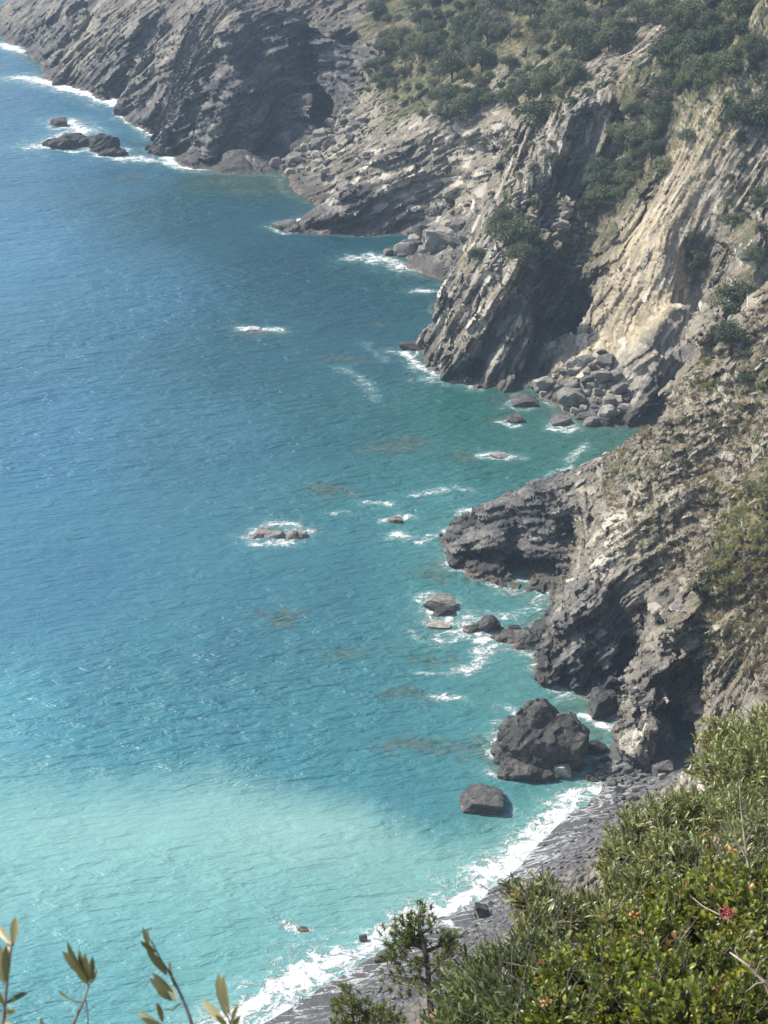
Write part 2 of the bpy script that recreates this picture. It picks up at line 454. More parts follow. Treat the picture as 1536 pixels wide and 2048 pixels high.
def cap(u0, v0, u1, v1, r, push=0.0, push1=None):
    return (hit(u0, v0, push), hit(u1, v1, push if push1 is None else push1), r)
def ell(u, v, r, push=0.0): return (hit(u, v, push), r)
RIBS = [cap(843,696,938,522,1.7), cap(888,742,1012,540,1.9), cap(958,764,1048,600,1.8), cap(1010,770,1090,690,1.4), cap(930,560,985,420,2.0),
        cap(590,455,760,420,1.0), cap(760,420,960,380,1.4), cap(640,350,760,300,1.3), cap(1425,680,1500,440,2.4), cap(1262,846,1330,700,1.4), cap(1175,330,1110,480,1.6),
        cap(1215,300,1150,430,1.6), cap(1278,1475,1325,1230,2.4), cap(1305,1440,1350,1210,2.0), cap(920,1050,1100,985,1.2), cap(915,1115,1010,1070,1.2), cap(1100,1330,1190,1190,1.6),
        cap(420,300,470,180,2.5), cap(245,215,330,60,2.6), cap(120,160,170,40,2.4), cap(320,300,400,150,2.2), cap(1380,1200,1400,1160,1.2), cap(1215,1345,1200,1200,1.4), cap(1165,1360,1150,1200,1.3)]
CARVE = [cap(862,728,968,560,1.9), cap(930,762,1030,610,1.9), cap(905,590,975,480,1.5), cap(1060,560,1075,740,2.2), cap(1180,250,1135,360,3.2), cap(1240,240,1215,320,2.6),
         cap(1401,1212,1380,1330,2.3,0.5), cap(1380,1320,1362,1490,2.7,0.8), cap(960,1132,1090,1150,2.0), cap(1130,1060,1125,1150,1.2), cap(1030,1060,1030,1140,1.3),
         cap(640,463,880,438,2.3), cap(600,404,720,345,1.2), cap(720,345,960,290,1.0), cap(1400,500,1385,680,1.8), cap(1345,745,1312,832,3.0), cap(1330,690,1350,640,2.0),
         cap(225,170,300,30,3.0), cap(110,130,150,20,2.6), cap(360,290,420,120,2.6), cap(540,300,600,120,4.0), cap(640,240,690,80,3.4), cap(1000,520,1040,430,1.4), cap(1250,1300,1245,1360,1.0)]
PITS = [ell(1120,600,(6.5,9,8.5),1.0), ell(1160,650,(4.0,7.0,4.2),0.0), ell(1075,500,(4,5,3),0.0), ell(1376,1390,(2.0,7,6.5),1.0)]

CMASK = np.zeros((nt, nr), bool)
for a, b, r in CARVE:
    CMASK |= (X2 > min(a[0], b[0]) - r - 2) & (X2 < max(a[0], b[0]) + r + 2) & (Y2 > min(a[1], b[1]) - 6) & (Y2 < max(a[1], b[1]) + 6)
for c, r in PITS:
    CMASK |= (np.abs(X2 - c[0]) < r[0] * 1.4 + 1) & (np.abs(Y2 - c[1]) < r[1] * 1.4 + 1)

def density_chunk(j0, j1, nz, k0):
    x = X2[:, j0:j1, None]; y = Y2[:, j0:j1, None]
    z = ((np.arange(nz) + k0)[None, None] * DZ[None, j0:j1, None]).astype(np.float32)
    f = (H2[:, j0:j1, None] - z) / G2[:, j0:j1, None]
    act = (f > -5.5) & (f < np.where(CMASK[:, j0:j1, None], 16.0, 5.5))
    I, J, K = np.nonzero(act)
    xx = X2[I, j0 + J]; yy = Y2[I, j0 + J]; zz = z[0, J, K]
    ff = f[I, J, K]
    for lst, sign in ((RIBS, 1), (CARVE, -1)):
        for a, b, r in lst:
            m = np.nonzero((xx > min(a[0], b[0]) - r - 6) & (xx < max(a[0], b[0]) + r + 6) & (yy > min(a[1], b[1]) - 9) & (yy < max(a[1], b[1]) + 9))[0]
            if len(m) == 0: continue
            px, py, pz = xx[m], yy[m], zz[m]
            wv = vnoise(px / 3, py / 3, pz / 3) * 0.7
            v = np.subtract(b, a); L = float(v @ v)
            t = np.clip(((px - a[0]) * v[0] + (py - a[1]) * v[1] + (pz - a[2]) * v[2]) / L, 0, 1)
            d = np.sqrt((px - a[0] - t * v[0]) ** 2 + ((py - a[1] - t * v[1]) * 0.6) ** 2 + (pz - a[2] - t * v[2]) ** 2) + wv
            g = (r - d); fm = ff[m]
            if sign < 0: g, fm = np.minimum(g, pz - 0.8), -fm
            h = np.clip(0.5 + 0.5 * (fm - g) / 0.7, 0, 1)
            o = g * (1 - h) + fm * h + 0.7 * h * (1 - h)
            ff[m] = sign * o
    for c, r in PITS:
        m = np.nonzero((np.abs(xx - c[0]) < r[0] * 1.5) & (np.abs(yy - c[1]) < r[1] * 1.5))[0]
        if len(m) == 0: continue
        d = np.sqrt(((xx[m] - c[0]) / r[0]) ** 2 + ((yy[m] - c[1]) / r[1]) ** 2 + ((zz[m] - c[2]) / r[2]) ** 2)
        ff[m] = np.minimum(ff[m], np.maximum((d - 1) * min(r), 0.8 - zz[m]) + vnoise(xx[m] / 3, yy[m] / 3, zz[m] / 3))
    ff = ff + rock_detail(xx, yy, zz, D2[I, j0 + J], B2[I, j0 + J], ST2[I, j0 + J])
    f[I, J, K] = ff
    return f

def surface_nets():
    K0 = -14
    ntop = int(70 / DZ[0])
    vk, vp, fq = [], [], []
    NZ = ntop - K0
    STEP = 60
    cs = [(a, b, c) for a in (0, 1) for b in (0, 1) for c in (0, 1)]
    edges = [(p, q) for p in range(8) for q in range(p + 1, 8) if sum(abs(cs[p][i] - cs[q][i]) for i in range(3)) == 1]
    key = lambda i, j, k: (i.astype(np.int64) * nr + j) * 2048 + k
    for j0 in range(0, nr - 1, STEP):
        ja = max(j0 - 1, 0); jb = min(j0 + STEP + 1, nr)
        hm = H2[:, ja:jb].max()
        if hm < -7: continue
        nz = int(min(NZ, (hm + 9) / DZ[ja] - K0))
        F = density_chunk(ja, jb, nz, K0)
        S = F > 0
        c = np.zeros((F.shape[0] - 1, F.shape[1] - 1, F.shape[2] - 1), np.uint8)
        for a, b, d in cs: c += S[a:a + c.shape[0], b:b + c.shape[1], d:d + c.shape[2]]
        I, J, K = np.nonzero((c > 0) & (c < 8))
        V = np.stack([F[I + a, J + b, K + d] for a, b, d in cs], 1)
        acc = np.zeros((len(I), 3), np.float32); cnt = np.zeros(len(I), np.float32)
        for p, q in edges:
            m = (V[:, p] > 0) != (V[:, q] > 0)
            t = V[m, p] / (V[m, p] - V[m, q])
            A = np.array(cs[p], np.float32); B = np.array(cs[q], np.float32)
            acc[m] += A + t[:, None] * (B - A); cnt[m] += 1
        acc /= cnt[:, None]
        vk.append(key(I, J + ja, K)); vp.append(np.c_[I + acc[:, 0], J + ja + acc[:, 1], K + K0 + acc[:, 2]])
        for ax in range(3):
            sl = [slice(None)] * 3; s2 = [slice(None)] * 3
            sl[ax] = slice(0, -1); s2[ax] = slice(1, None)
            A = S[tuple(sl)]; B = S[tuple(s2)]
            I, J, K = np.nonzero(A != B)
            o = [o_ for o_ in range(3) if o_ != ax]
            idx = [I, J, K]
            ok = (idx[o[0]] > 0) & (idx[o[1]] > 0)
            ok &= (I < F.shape[0] - 1) & (J < F.shape[1] - 1) & (K < F.shape[2] - 1)
            ok &= (J + ja >= j0) & (J + ja < j0 + STEP)
            I, J, K = I[ok], J[ok], K[ok]; idx = [I, J, K]
            flip = A[I, J, K]
            qs = []
            for d0, d1 in ((1, 1), (0, 1), (0, 0), (1, 0)):
                cc = [idx[0].copy(), idx[1].copy(), idx[2].copy()]
                cc[o[0]] = cc[o[0]] - d0; cc[o[1]] = cc[o[1]] - d1
                qs.append(key(cc[0], cc[1] + ja, cc[2]))
            Q = np.stack(qs, 1)
            if ax == 1: flip = ~flip
            # theta, r, z is a left-handed frame
            Q[flip] = Q[flip][:, ::-1]
            fq.append(Q)
    vk = np.concatenate(vk); vp = np.concatenate(vp); fq = np.concatenate(fq)
    uk, first = np.unique(vk, return_index=True)
    vp = vp[first]
    ix = np.searchsorted(uk, fq)
    ix = np.clip(ix, 0, len(uk) - 1)
    good = (uk[ix] == fq).all(1)
    th = TH0 + vp[:, 0] * EPS_T; r = np.exp(LR0 + vp[:, 1] * EPS_R); dz = r * EPS_T * 1.02
    return np.c_[np.sin(th) * r, np.cos(th) * r, vp[:, 2] * dz].astype(np.float32), ix[good]
import time as _time
_t0 = _time.time()
TV, TF = surface_nets()
def drop_islands(V, F, least=2500):
    """crumbs of rock left hanging free of the coast are removed"""
    L = np.arange(len(V))
    while True:
        r = L[F]; m = r.min(1)
        if (r.max(1) == m).all(): break
        for k in range(4): np.minimum.at(L, r[:, k], m)
        while True:
            N = L[L]
            if (N == L).all(): break
            L = N
    cnt = np.bincount(L, minlength=len(V)); keep = cnt[L] >= least
    ix = np.cumsum(keep) - 1
    return V[keep], ix[F[keep[F[:, 0]]]]
TV, TF = drop_islands(TV, TF)
print("terrain", len(TV), len(TF), _time.time() - _t0)
# ------------------------------------------------------------------ what covers or colours the rock, painted shade included, spread from places on it
F_OCHRE = field([(1335,480,1),(1385,330,1),(1300,580,.95),(1420,240,1),(1350,420,1),(1310,530,1),(1245,480,.75),(1200,420,.6),(1270,650,.8),(1235,560,.6),(1160,400,.5),(1410,500,0),(1450,400,.15),(1490,500,.1),(1440,560,.45),(1150,330,0),(1100,500,.1),(1170,600,.35),(1120,600,.3),
   (1250,300,0),(1360,680,.1),(1350,180,0),(1000,500,0),(800,300,.25),(950,250,.3),(1060,300,.1),(1300,300,.1),(1280,740,.3),(500,150,0),(200,50,.15),(400,60,.1),(1300,950,.25),(1200,1050,.1),(1000,1080,0),(1450,1350,.3),(1450,900,.3),(1300,1300,.3),(1250,100,.5),(1450,50,.2)], 9.0)
F_PALE = field([(1290,740,1),(1320,650,.9),(1300,700,1),(1280,800,.7),(1330,600,.6),(1240,700,.5),(1200,780,.6),(1350,690,.1),(1250,640,.2),(600,330,.6),(640,300,.75),(700,240,.6),(950,250,.55),(850,300,.6),(900,470,.6),(760,330,.5),(960,360,.6),(1000,400,.55),(1060,470,.55),(1140,460,.8),
   (1100,560,.1),(940,650,.45),(980,600,.5),(1150,600,.0),(500,150,0),(600,200,0),(300,80,.25),(200,50,.2),(430,100,.2),(1300,420,.4),(1480,350,.4),(1180,1100,.5),(1250,1030,.5),(1220,960,.5),(1000,1080,.12),(1150,1250,.3),(1300,1450,.45),(1330,900,.45),(1300,1250,.35),(1420,1300,.65),(1420,1420,.6),(1450,850,.45),(1500,700,.5),(750,440,.3)], 12.0)
F_DARK_SHADE = field([(1000,1120,1),(950,1080,.95),(1060,1130,1),(1100,1100,.9),(1040,1000,.75),(1120,1000,.5),(1200,1000,.25),(1120,1330,.8),(1160,1240,.5),(1200,1330,.8),(1240,1280,.95),(1290,1280,.2),(1290,1450,.35),(1340,1400,.9),(1370,1350,1),(1240,1180,.4),(1300,1100,.25),(1250,1480,.4),  # dark seaward rock, with the shade of faces, recess and cleft painted in
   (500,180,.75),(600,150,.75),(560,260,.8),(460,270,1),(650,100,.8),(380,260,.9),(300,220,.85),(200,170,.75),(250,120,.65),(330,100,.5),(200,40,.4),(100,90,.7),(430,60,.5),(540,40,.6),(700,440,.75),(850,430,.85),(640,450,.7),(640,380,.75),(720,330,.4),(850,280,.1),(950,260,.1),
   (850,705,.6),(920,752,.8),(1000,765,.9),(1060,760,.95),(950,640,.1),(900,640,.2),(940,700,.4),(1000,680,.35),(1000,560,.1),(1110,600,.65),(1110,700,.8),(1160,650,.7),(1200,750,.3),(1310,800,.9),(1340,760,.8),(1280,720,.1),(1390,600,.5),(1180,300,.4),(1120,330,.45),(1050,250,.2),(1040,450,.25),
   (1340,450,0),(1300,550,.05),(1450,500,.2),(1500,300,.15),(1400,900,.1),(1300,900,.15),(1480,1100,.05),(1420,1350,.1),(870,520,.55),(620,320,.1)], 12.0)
F_VEG = field([(850,120,1),(1000,60,1),(1150,60,.9),(900,30,1),(780,30,.9),(1400,80,1),(1500,120,.8),(1230,300,.75),(1260,230,.8),(1330,180,.8),(1180,390,.7),(1150,250,.1),(1080,200,.6),(1030,450,.6),(1490,1060,.95),(1450,1130,.9),(1500,1000,.7),(1420,1000,.35),(1480,1250,.6),(1500,1330,.5),(1400,900,.35),(1330,900,.4),(1480,850,.5),
   (1250,920,.45),(1250,870,.4),(1350,1000,.3),(1300,1050,.2),(1200,1080,.1),(1150,1200,.05),(1000,1080,0),(1300,1300,.1),(1420,1350,.15),(1395,1230,.02),(1380,1300,0),(1440,1180,.6),(1480,650,.4),(1480,580,.6),(1400,500,.4),(1340,450,.02),(1300,600,.05),(950,600,.1),(1050,560,.05),(1100,600,0),(1280,740,0),(800,300,.1),(900,280,.1),(950,220,.3),
   (700,250,.15),(600,150,.02),(740,80,.3),(500,100,.05),(200,50,.05),(400,60,.1),(660,30,.3),(1450,350,.35),(1500,420,.4),(1180,130,.25),(1240,90,.15),(1060,300,.35),(1360,760,.3),(1200,780,0),(870,520,.05),(1320,1540,0)], 9.0)

def mat_terrain():
    m = NT("rock_and_soil")
    pos = m.pos(); x, y, z = m.sep(pos)
    bed = m.attr("bed"); along = m.attr("along")
    bv = m.comb(bed, m.math('MULTIPLY', along, 0.16), m.math('MULTIPLY', y, 0.13))
    st1 = m.noise(bv, 0.55, 6, 0.62, 0.35)
    st2 = m.noise(bv, 2.3, 5, 0.6, 0.5)
    blot = m.noise(pos, 0.10, 5, 0.6, 0.4)
    fine = m.noise(pos, 1.5, 6, 0.68)
    grit = m.noise(pos, 5.0, 3, 0.6)
    t = m.math('ADD', m.math('MULTIPLY', st1, 0.55), m.math('ADD', m.math('MULTIPLY', st2, 0.3), m.math('MULTIPLY', fine, 0.25)))
    base = m.ramp(t, [(0.37, (0.040, 0.040, 0.042)), (0.46, (0.105, 0.098, 0.086)), (0.55, (0.215, 0.190, 0.152)), (0.65, (0.40, 0.355, 0.275))])
    pale = m.ramp(t, [(0.37, (0.065, 0.065, 0.065)), (0.47, (0.175, 0.160, 0.136)), (0.56, (0.33, 0.295, 0.24)), (0.67, (0.55, 0.50, 0.415))])
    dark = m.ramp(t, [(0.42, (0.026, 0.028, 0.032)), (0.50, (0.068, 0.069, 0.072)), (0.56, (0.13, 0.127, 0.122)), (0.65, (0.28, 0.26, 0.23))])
    och = m.ramp(m.math('ADD', m.math('MULTIPLY', st2, 0.5), m.math('MULTIPLY', fine, 0.5)), [(0.36, (0.24, 0.203, 0.143)), (0.5, (0.43, 0.363, 0.25)), (0.64, (0.58, 0.50, 0.36))])
    edge = lambda a, lo, hi, k=0.5: m.mr(m.math('ADD', a, m.math('MULTIPLY', m.math('SUBTRACT', blot, 0.5), k)), lo, hi)
    c = m.mix(edge(m.attr("pale"), 0.3, 0.75), base, pale)
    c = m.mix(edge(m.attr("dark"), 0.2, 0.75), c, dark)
    c = m.mix(edge(m.attr("ochre"), 0.35, 0.75, 0.6), c, och)
    # paler single beds and blocks
    ch = m.sep(m.voro(m.comb(m.math('MULTIPLY', bed, 1.3), m.math('MULTIPLY', along, 0.34), m.math('MULTIPLY', y, 0.28)), 1.0, out='Color'))
    chip = m.math('MULTIPLY', m.mr(ch[0], 0.80, 0.86), m.mr(m.attr("pale"), 0.15, 0.55))
    c = m.mix(m.math('MULTIPLY', chip, 0.9), c, (0.60, 0.55, 0.46))
    c = m.mix(m.math('MULTIPLY', m.mr(ch[1], 0.70, 0.80), 0.55), c, m.mix(1.0, c, (0.45, 0.45, 0.46), 'MULTIPLY'))
    # rust-stained joints
    rust = m.math('MULTIPLY', m.mr(m.noise(pos, 0.35, 4, 0.6), 0.56, 0.72), m.mr(m.noise(pos, 0.05, 2), 0.45, 0.6))
    c = m.mix(m.math('MULTIPLY', rust, 0.4), c, (0.27, 0.17, 0.10))
    # soil, dry grass and low growth where it can hold
    nz = m.sep(m.n("NewGeometry").outputs['Normal'])[2]
    up = m.mr(m.math('ADD', nz, m.math('MULTIPLY', m.math('SUBTRACT', fine, 0.5), 0.8)), 0.38, 0.72)
    gtone = m.noise(pos, 0.32, 4, 0.65)
    grow = m.ramp(gtone, [(0.36, (0.045, 0.058, 0.026)), (0.48, (0.085, 0.092, 0.042)), (0.57, (0.15, 0.128, 0.066)), (0.68, (0.25, 0.19, 0.105))])
    soil = m.ramp(fine, [(0.4, (0.125, 0.108, 0.082)), (0.6, (0.25, 0.213, 0.158))])
    c = m.mix(m.math('MULTIPLY', up, m.mr(m.attr("veg"), 0.02, 0.4, 0.0, 0.7)), c, soil)
    gm = m.math('MULTIPLY', m.mr(m.math('ADD', m.attr("veg"), m.math('MULTIPLY', m.math('SUBTRACT', m.noise(pos, 0.5, 5, 0.65), 0.5), 1.5)), 0.42, 0.62), m.mr(nz, 0.15, 0.5))
    c = m.mix(gm, c, grow)
    # the black splash zone and the rusty weed line just above the water
    zz = m.math('ADD', z, m.math('MULTIPLY', m.math('SUBTRACT', m.noise(pos, 0.25, 4), 0.5), 3.0))
    splash = m.math('MULTIPLY', m.mr(zz, 3.4, 1.2), m.math('SUBTRACT', 1.0, m.attr("sand")))
    c = m.mix(m.math('MULTIPLY', splash, 0.7), c, (0.045, 0.045, 0.046))
    weed = m.math('MULTIPLY', m.mr(zz, 0.6, 0.0), m.math('SUBTRACT', 1.0, m.attr("sand")))
    c = m.mix(m.math('MULTIPLY', weed, 0.55), c, m.ramp(fine, [(0.4, (0.10, 0.07, 0.05)), (0.62, (0.30, 0.22, 0.16))]))
    # grey shingle beach
    peb = m.voro(pos, 2.6, out='Color'); pv = m.sep(peb)[0]
    pebs = m.ramp(m.math('ADD', m.math('MULTIPLY', pv, 0.55), m.math('MULTIPLY', grit, 0.5)), [(0.2, (0.05, 0.05, 0.055)), (0.55, (0.11, 0.11, 0.118)), (0.85, (0.22, 0.215, 0.21))])
    sandc = m.ramp(fine, [(0.35, (0.064, 0.066, 0.067)), (0.65, (0.104, 0.106, 0.106))])
    bc = m.mix(m.mr(m.math('ADD', z, m.math('MULTIPLY', m.math('SUBTRACT', fine, 0.5), 1.2)), 0.75, 1.25), sandc, pebs)
    # thin sheets of running wash left on the sand
    wv = m.comb(m.math('MULTIPLY', x, 0.16), m.math('MULTIPLY', y, 0.62), z)
    wl = m.noise(wv, 1.0, 5, 0.6, 0.9)
    lace = m.math('SUBTRACT', 1.0, m.math('MULTIPLY', m.math('ABSOLUTE', m.math('SUBTRACT', wl, 0.5)), 19.0))
    wash = m.math('MULTIPLY', m.mr(lace, 0.25, 1.0, 0.0, 0.75), m.mr(m.attr("wash"), 0.12, 0.8))
    wash = m.math('MAXIMUM', wash, m.mr(m.math('ADD', m.attr("wash"), m.math('MULTIPLY', m.math('SUBTRACT', m.noise(pos, 0.7, 5, 0.6), 0.5), 1.4)), 0.95, 1.15))
    bc = m.mix(wash, bc, (0.60, 0.61, 0.62))
    c = m.mix(m.attr("sand"), c, bc)
    hgt = m.math('ADD', m.math('MULTIPLY', st2, 0.6), m.math('ADD', m.math('MULTIPLY', fine, 0.7), m.math('MULTIPLY', grit, 0.25)))
    nb = m.bump(hgt, 0.9, 0.45)
    rough = m.mix(m.attr("sand"), (0.85, 0.85, 0.85), (0.5, 0.5, 0.5))
    return m.done(m.bsdf(c, m.sep(rough)[0], nb, **{'Specular IOR Level': 0.25}))
M_TERRAIN = mat_terrain()

tx, ty, tz = TV[:, 0], TV[:, 1], TV[:, 2]
# fields are read on the polar grid and looked up per vertex
def lut(f):
    a = np.arange(0, nt, 5); b = np.arange(0, nr, 5)
    g = f(X2[np.ix_(a, b)].astype(float), Y2[np.ix_(a, b)].astype(float))
    th = np.arctan2(tx, ty); lr = np.log(np.hypot(tx, ty))
    fi = np.clip((th - TH0) / EPS_T / 5, 0, len(a) - 1.001); fj = np.clip((lr - LR0) / EPS_R / 5, 0, len(b) - 1.001)
    i0 = fi.astype(int); j0 = fj.astype(int); di = fi - i0; dj = fj - j0
    return (g[i0, j0] * (1 - di) + g[i0 + 1, j0] * di) * (1 - dj) + (g[i0, j0 + 1] * (1 - di) + g[i0 + 1, j0 + 1] * di) * dj
dip_v = np.radians(lut(DIP)).astype(np.float32)
WASH_LINE = [P(u, v, 0) for u, v in ((1215,1580),(1185,1588),(1120,1632),(1070,1695),(1000,1765),(900,1825),(800,1875),(700,1935),(600,1995),(500,2055),(350,2140),(100,2260))]
wob = fbm(tx / 2.2, ty / 5.0, tz * 0 + 3, 2)
wash_v = np.clip(1 - (seg_dist(tx, ty, WASH_LINE) + 1.4 * wob) / 7.5, 0, 1) * sstep(2.0, 0.9, tz)
bed_w = fbm(tx / 19, ty / 19, tz / 19, 2) * 1.7 + vnoise(tx / 5, ty / 5, tz / 5) * 0.3
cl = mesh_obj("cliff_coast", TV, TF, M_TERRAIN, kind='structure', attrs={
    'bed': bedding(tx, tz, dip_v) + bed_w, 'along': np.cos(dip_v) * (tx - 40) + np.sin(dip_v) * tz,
    'ochre': lut(F_OCHRE), 'pale': lut(F_PALE), 'dark': lut(F_DARK_SHADE), 'veg': lut(F_VEG), 'sand': beachness(tx, ty) * (1 - sstep(1.9, 3.0, tz)), 'wash': wash_v})
cl['label'] = "steep layered rock cliffs and headlands round the bay"

# ------------------------------------------------------------------ the sea
WCOL = [ (100,900,(.030,.140,.250)),(0,500,(.040,.155,.270)),(400,900,(.033,.140,.215)),(250,600,(.030,.130,.220)),(800,700,(.012,.085,.125)),(600,500,(.010,.072,.112)),(450,420,(.012,.080,.125)),(300,350,(.022,.105,.175)),(100,300,(.035,.140,.240)),(20,150,(.035,.13,.23)),
  (700,600,(.012,.080,.120)),(780,560,(.012,.085,.115)),(550,700,(.020,.105,.155)),(700,850,(.020,.120,.155)),(900,830,(.018,.120,.125)),(950,900,(.024,.132,.140)),(1100,880,(.033,.138,.136)),(1220,880,(.042,.132,.118)),(1050,820,(.03,.108,.10)),(480,350,(.025,.085,.085)),(540,350,(.035,.09,.075)),(420,360,(.02,.08,.09)),
  (800,1000,(.028,.170,.185)),(880,1060,(.055,.23,.22)),(500,1250,(.036,.175,.225)),(700,1150,(.030,.160,.195)),(900,1250,(.050,.21,.205)),(1000,1190,(.070,.24,.225)),(850,1130,(.042,.195,.20)),(150,1200,(.032,.155,.235)),(0,1250,(.038,.175,.255)),(300,1380,(.045,.22,.26)),
  (300,1450,(.050,.25,.29)),(700,1400,(.040,.195,.235)),(900,1480,(.050,.225,.235)),(700,1500,(.046,.225,.26)),(1050,1380,(.06,.22,.21)),(1150,1430,(.075,.21,.19)),(550,1480,(.046,.225,.27)),(200,1515,(.050,.25,.31)),(400,1515,(.052,.25,.305)),(600,1540,(.056,.26,.30)),(100,1490,(.055,.255,.315)),(0,1430,(.10,.36,.41)),(60,1390,(.06,.26,.32)),(200,1350,(.036,.175,.24)),(450,1330,(.036,.175,.225)),(650,1300,(.034,.17,.21)),(750,1480,(.042,.20,.235)),
  (0,1550,(.16,.46,.49)),(100,1580,(.20,.50,.51)),(300,1600,(.235,.54,.54)),(450,1560,(.22,.52,.52)),(600,1610,(.24,.53,.51)),(700,1600,(.19,.47,.47)),(700,1660,(.26,.545,.50)),(800,1660,(.22,.50,.47)),(800,1600,(.09,.33,.36)),(870,1620,(.08,.30,.34)),(900,1700,(.23,.52,.47)),(960,1680,(.18,.48,.46)),(1040,1620,(.14,.45,.44)),(1100,1590,(.17,.48,.44)),(1000,1550,(.07,.28,.29)),
  (300,1700,(.22,.53,.53)),(500,1700,(.245,.545,.52)),(100,1700,(.20,.51,.52)),(850,1780,(.16,.44,.43)),(700,1800,(.14,.42,.43)),(500,1780,(.16,.46,.47)),(300,1820,(.12,.41,.45)),(100,1790,(.15,.45,.49)),(400,1880,(.14,.43,.46)),(600,1880,(.12,.39,.42)),(200,1960,(.13,.41,.45)),(50,1900,(.12,.40,.45)),(30,2000,(.07,.31,.38)),(400,2000,(.16,.46,.46)),(550,1960,(.14,.42,.43)),(200,2048,(.08,.33,.39)),(0,2100,(.07,.3,.37))]
def _wc(u, v, c):
    c = np.array(c)
    if v < 1000:
        k = np.interp(u, [0, 250, 500, 800, 1000], [1.0, .96, .82, .76, .9])  # paler towards the left: sky reflection painted into the water colour
        c = c * k * np.array([1.12, 1.0, .90])
    elif v < 1545: c = c * np.interp(u, [0, 400, 800, 1100], [.92, .80, .85, .92]) * np.array([1.1, .90, .92])
    else: c = c * np.array([1.27, 1.0, .95]) * .70
    return c
wc_p = np.array([P(u, v)[:2] for u, v, c in WCOL]); wc_c = np.array([_wc(u, v, c) for u, v, c in WCOL])
wt = np.arange(-0.33, 0.33, 0.0013); wr = np.exp(np.r_[np.arange(math.log(110), math.log(760), 0.0017), np.linspace(math.log(760), math.log(5000), 60)[1:]])
WT, WR = np.meshgrid(wt, wr, indexing='ij')
wx = (np.sin(WT) * WR).ravel(); wy = (np.cos(WT) * WR).ravel()
f32 = lambda a: a.astype(np.float32)
warpx = fbm(f32(wx / 18), f32(wy / 26), f32(wx * 0 + 2), 4); warpy = fbm(f32(wx / 18), f32(wy / 26), f32(wx * 0 + 40), 4)
qx = wx + 3.0 * warpx; qy = wy + 5.0 * warpy
EDGE = np.array([P(u, v)[:2] for u, v in ((-300, 1520), (0, 1525), (150, 1550), (330, 1558), (430, 1535), (560, 1575), (700, 1590), (800, 1625), (880, 1650), (950, 1640), (1020, 1600), (1080, 1580), (1150, 1550), (1250, 1530))])
milk = np.array([v >= 1545 for u, v, c in WCOL])
wcol = np.empty((len(wx), 3), np.float32)
for s_ in range(0, len(wx), 50000):
    sl = slice(s_, s_ + 50000)
    d2 = (qx[sl, None] - wc_p[:, 0]) ** 2 + ((qy[sl, None] - wc_p[:, 1]) * 0.55) ** 2
    off = np.interp(qx[sl], EDGE[:, 0], EDGE[:, 1]) - wy[sl] + 4.5 * warpy[sl] + 1.2 * warpx[sl]
    k_ = sstep(-5.0, np.interp(wx[sl], [-32, -10, 10], [13.0, 7.0, 9.0]), off)[:, None]
    wa = 1 / (d2 + 45.0) ** 2
    ca = (wa[:, ~milk] @ wc_c[~milk]) / wa[:, ~milk].sum(1)[:, None]; cb = (wa[:, milk] @ wc_c[milk]) / wa[:, milk].sum(1)[:, None]
    wcol[sl] = ca * (1 - k_) + cb * k_
# depth over the sea bed
a_ = np.arange(0, len(wt), 3); b_ = np.arange(0, len(wr), 3)
hw = ground(wx.reshape(WT.shape)[np.ix_(a_, b_)], wy.reshape(WT.shape)[np.ix_(a_, b_)])
fi = np.clip(np.arange(len(wt)) / 3, 0, len(a_) - 1.001); fj = np.clip(np.arange(len(wr)) / 3, 0, len(b_) - 1.001)
i0 = fi.astype(int); j0 = fj.astype(int); di = (fi - i0)[:, None]; dj = (fj - j0)[None]
hw = (hw[i0][:, j0] * (1 - di) + hw[i0 + 1][:, j0] * di) * (1 - dj) + (hw[i0][:, j0 + 1] * (1 - di) + hw[i0 + 1][:, j0 + 1] * di) * dj
hw = hw.ravel()
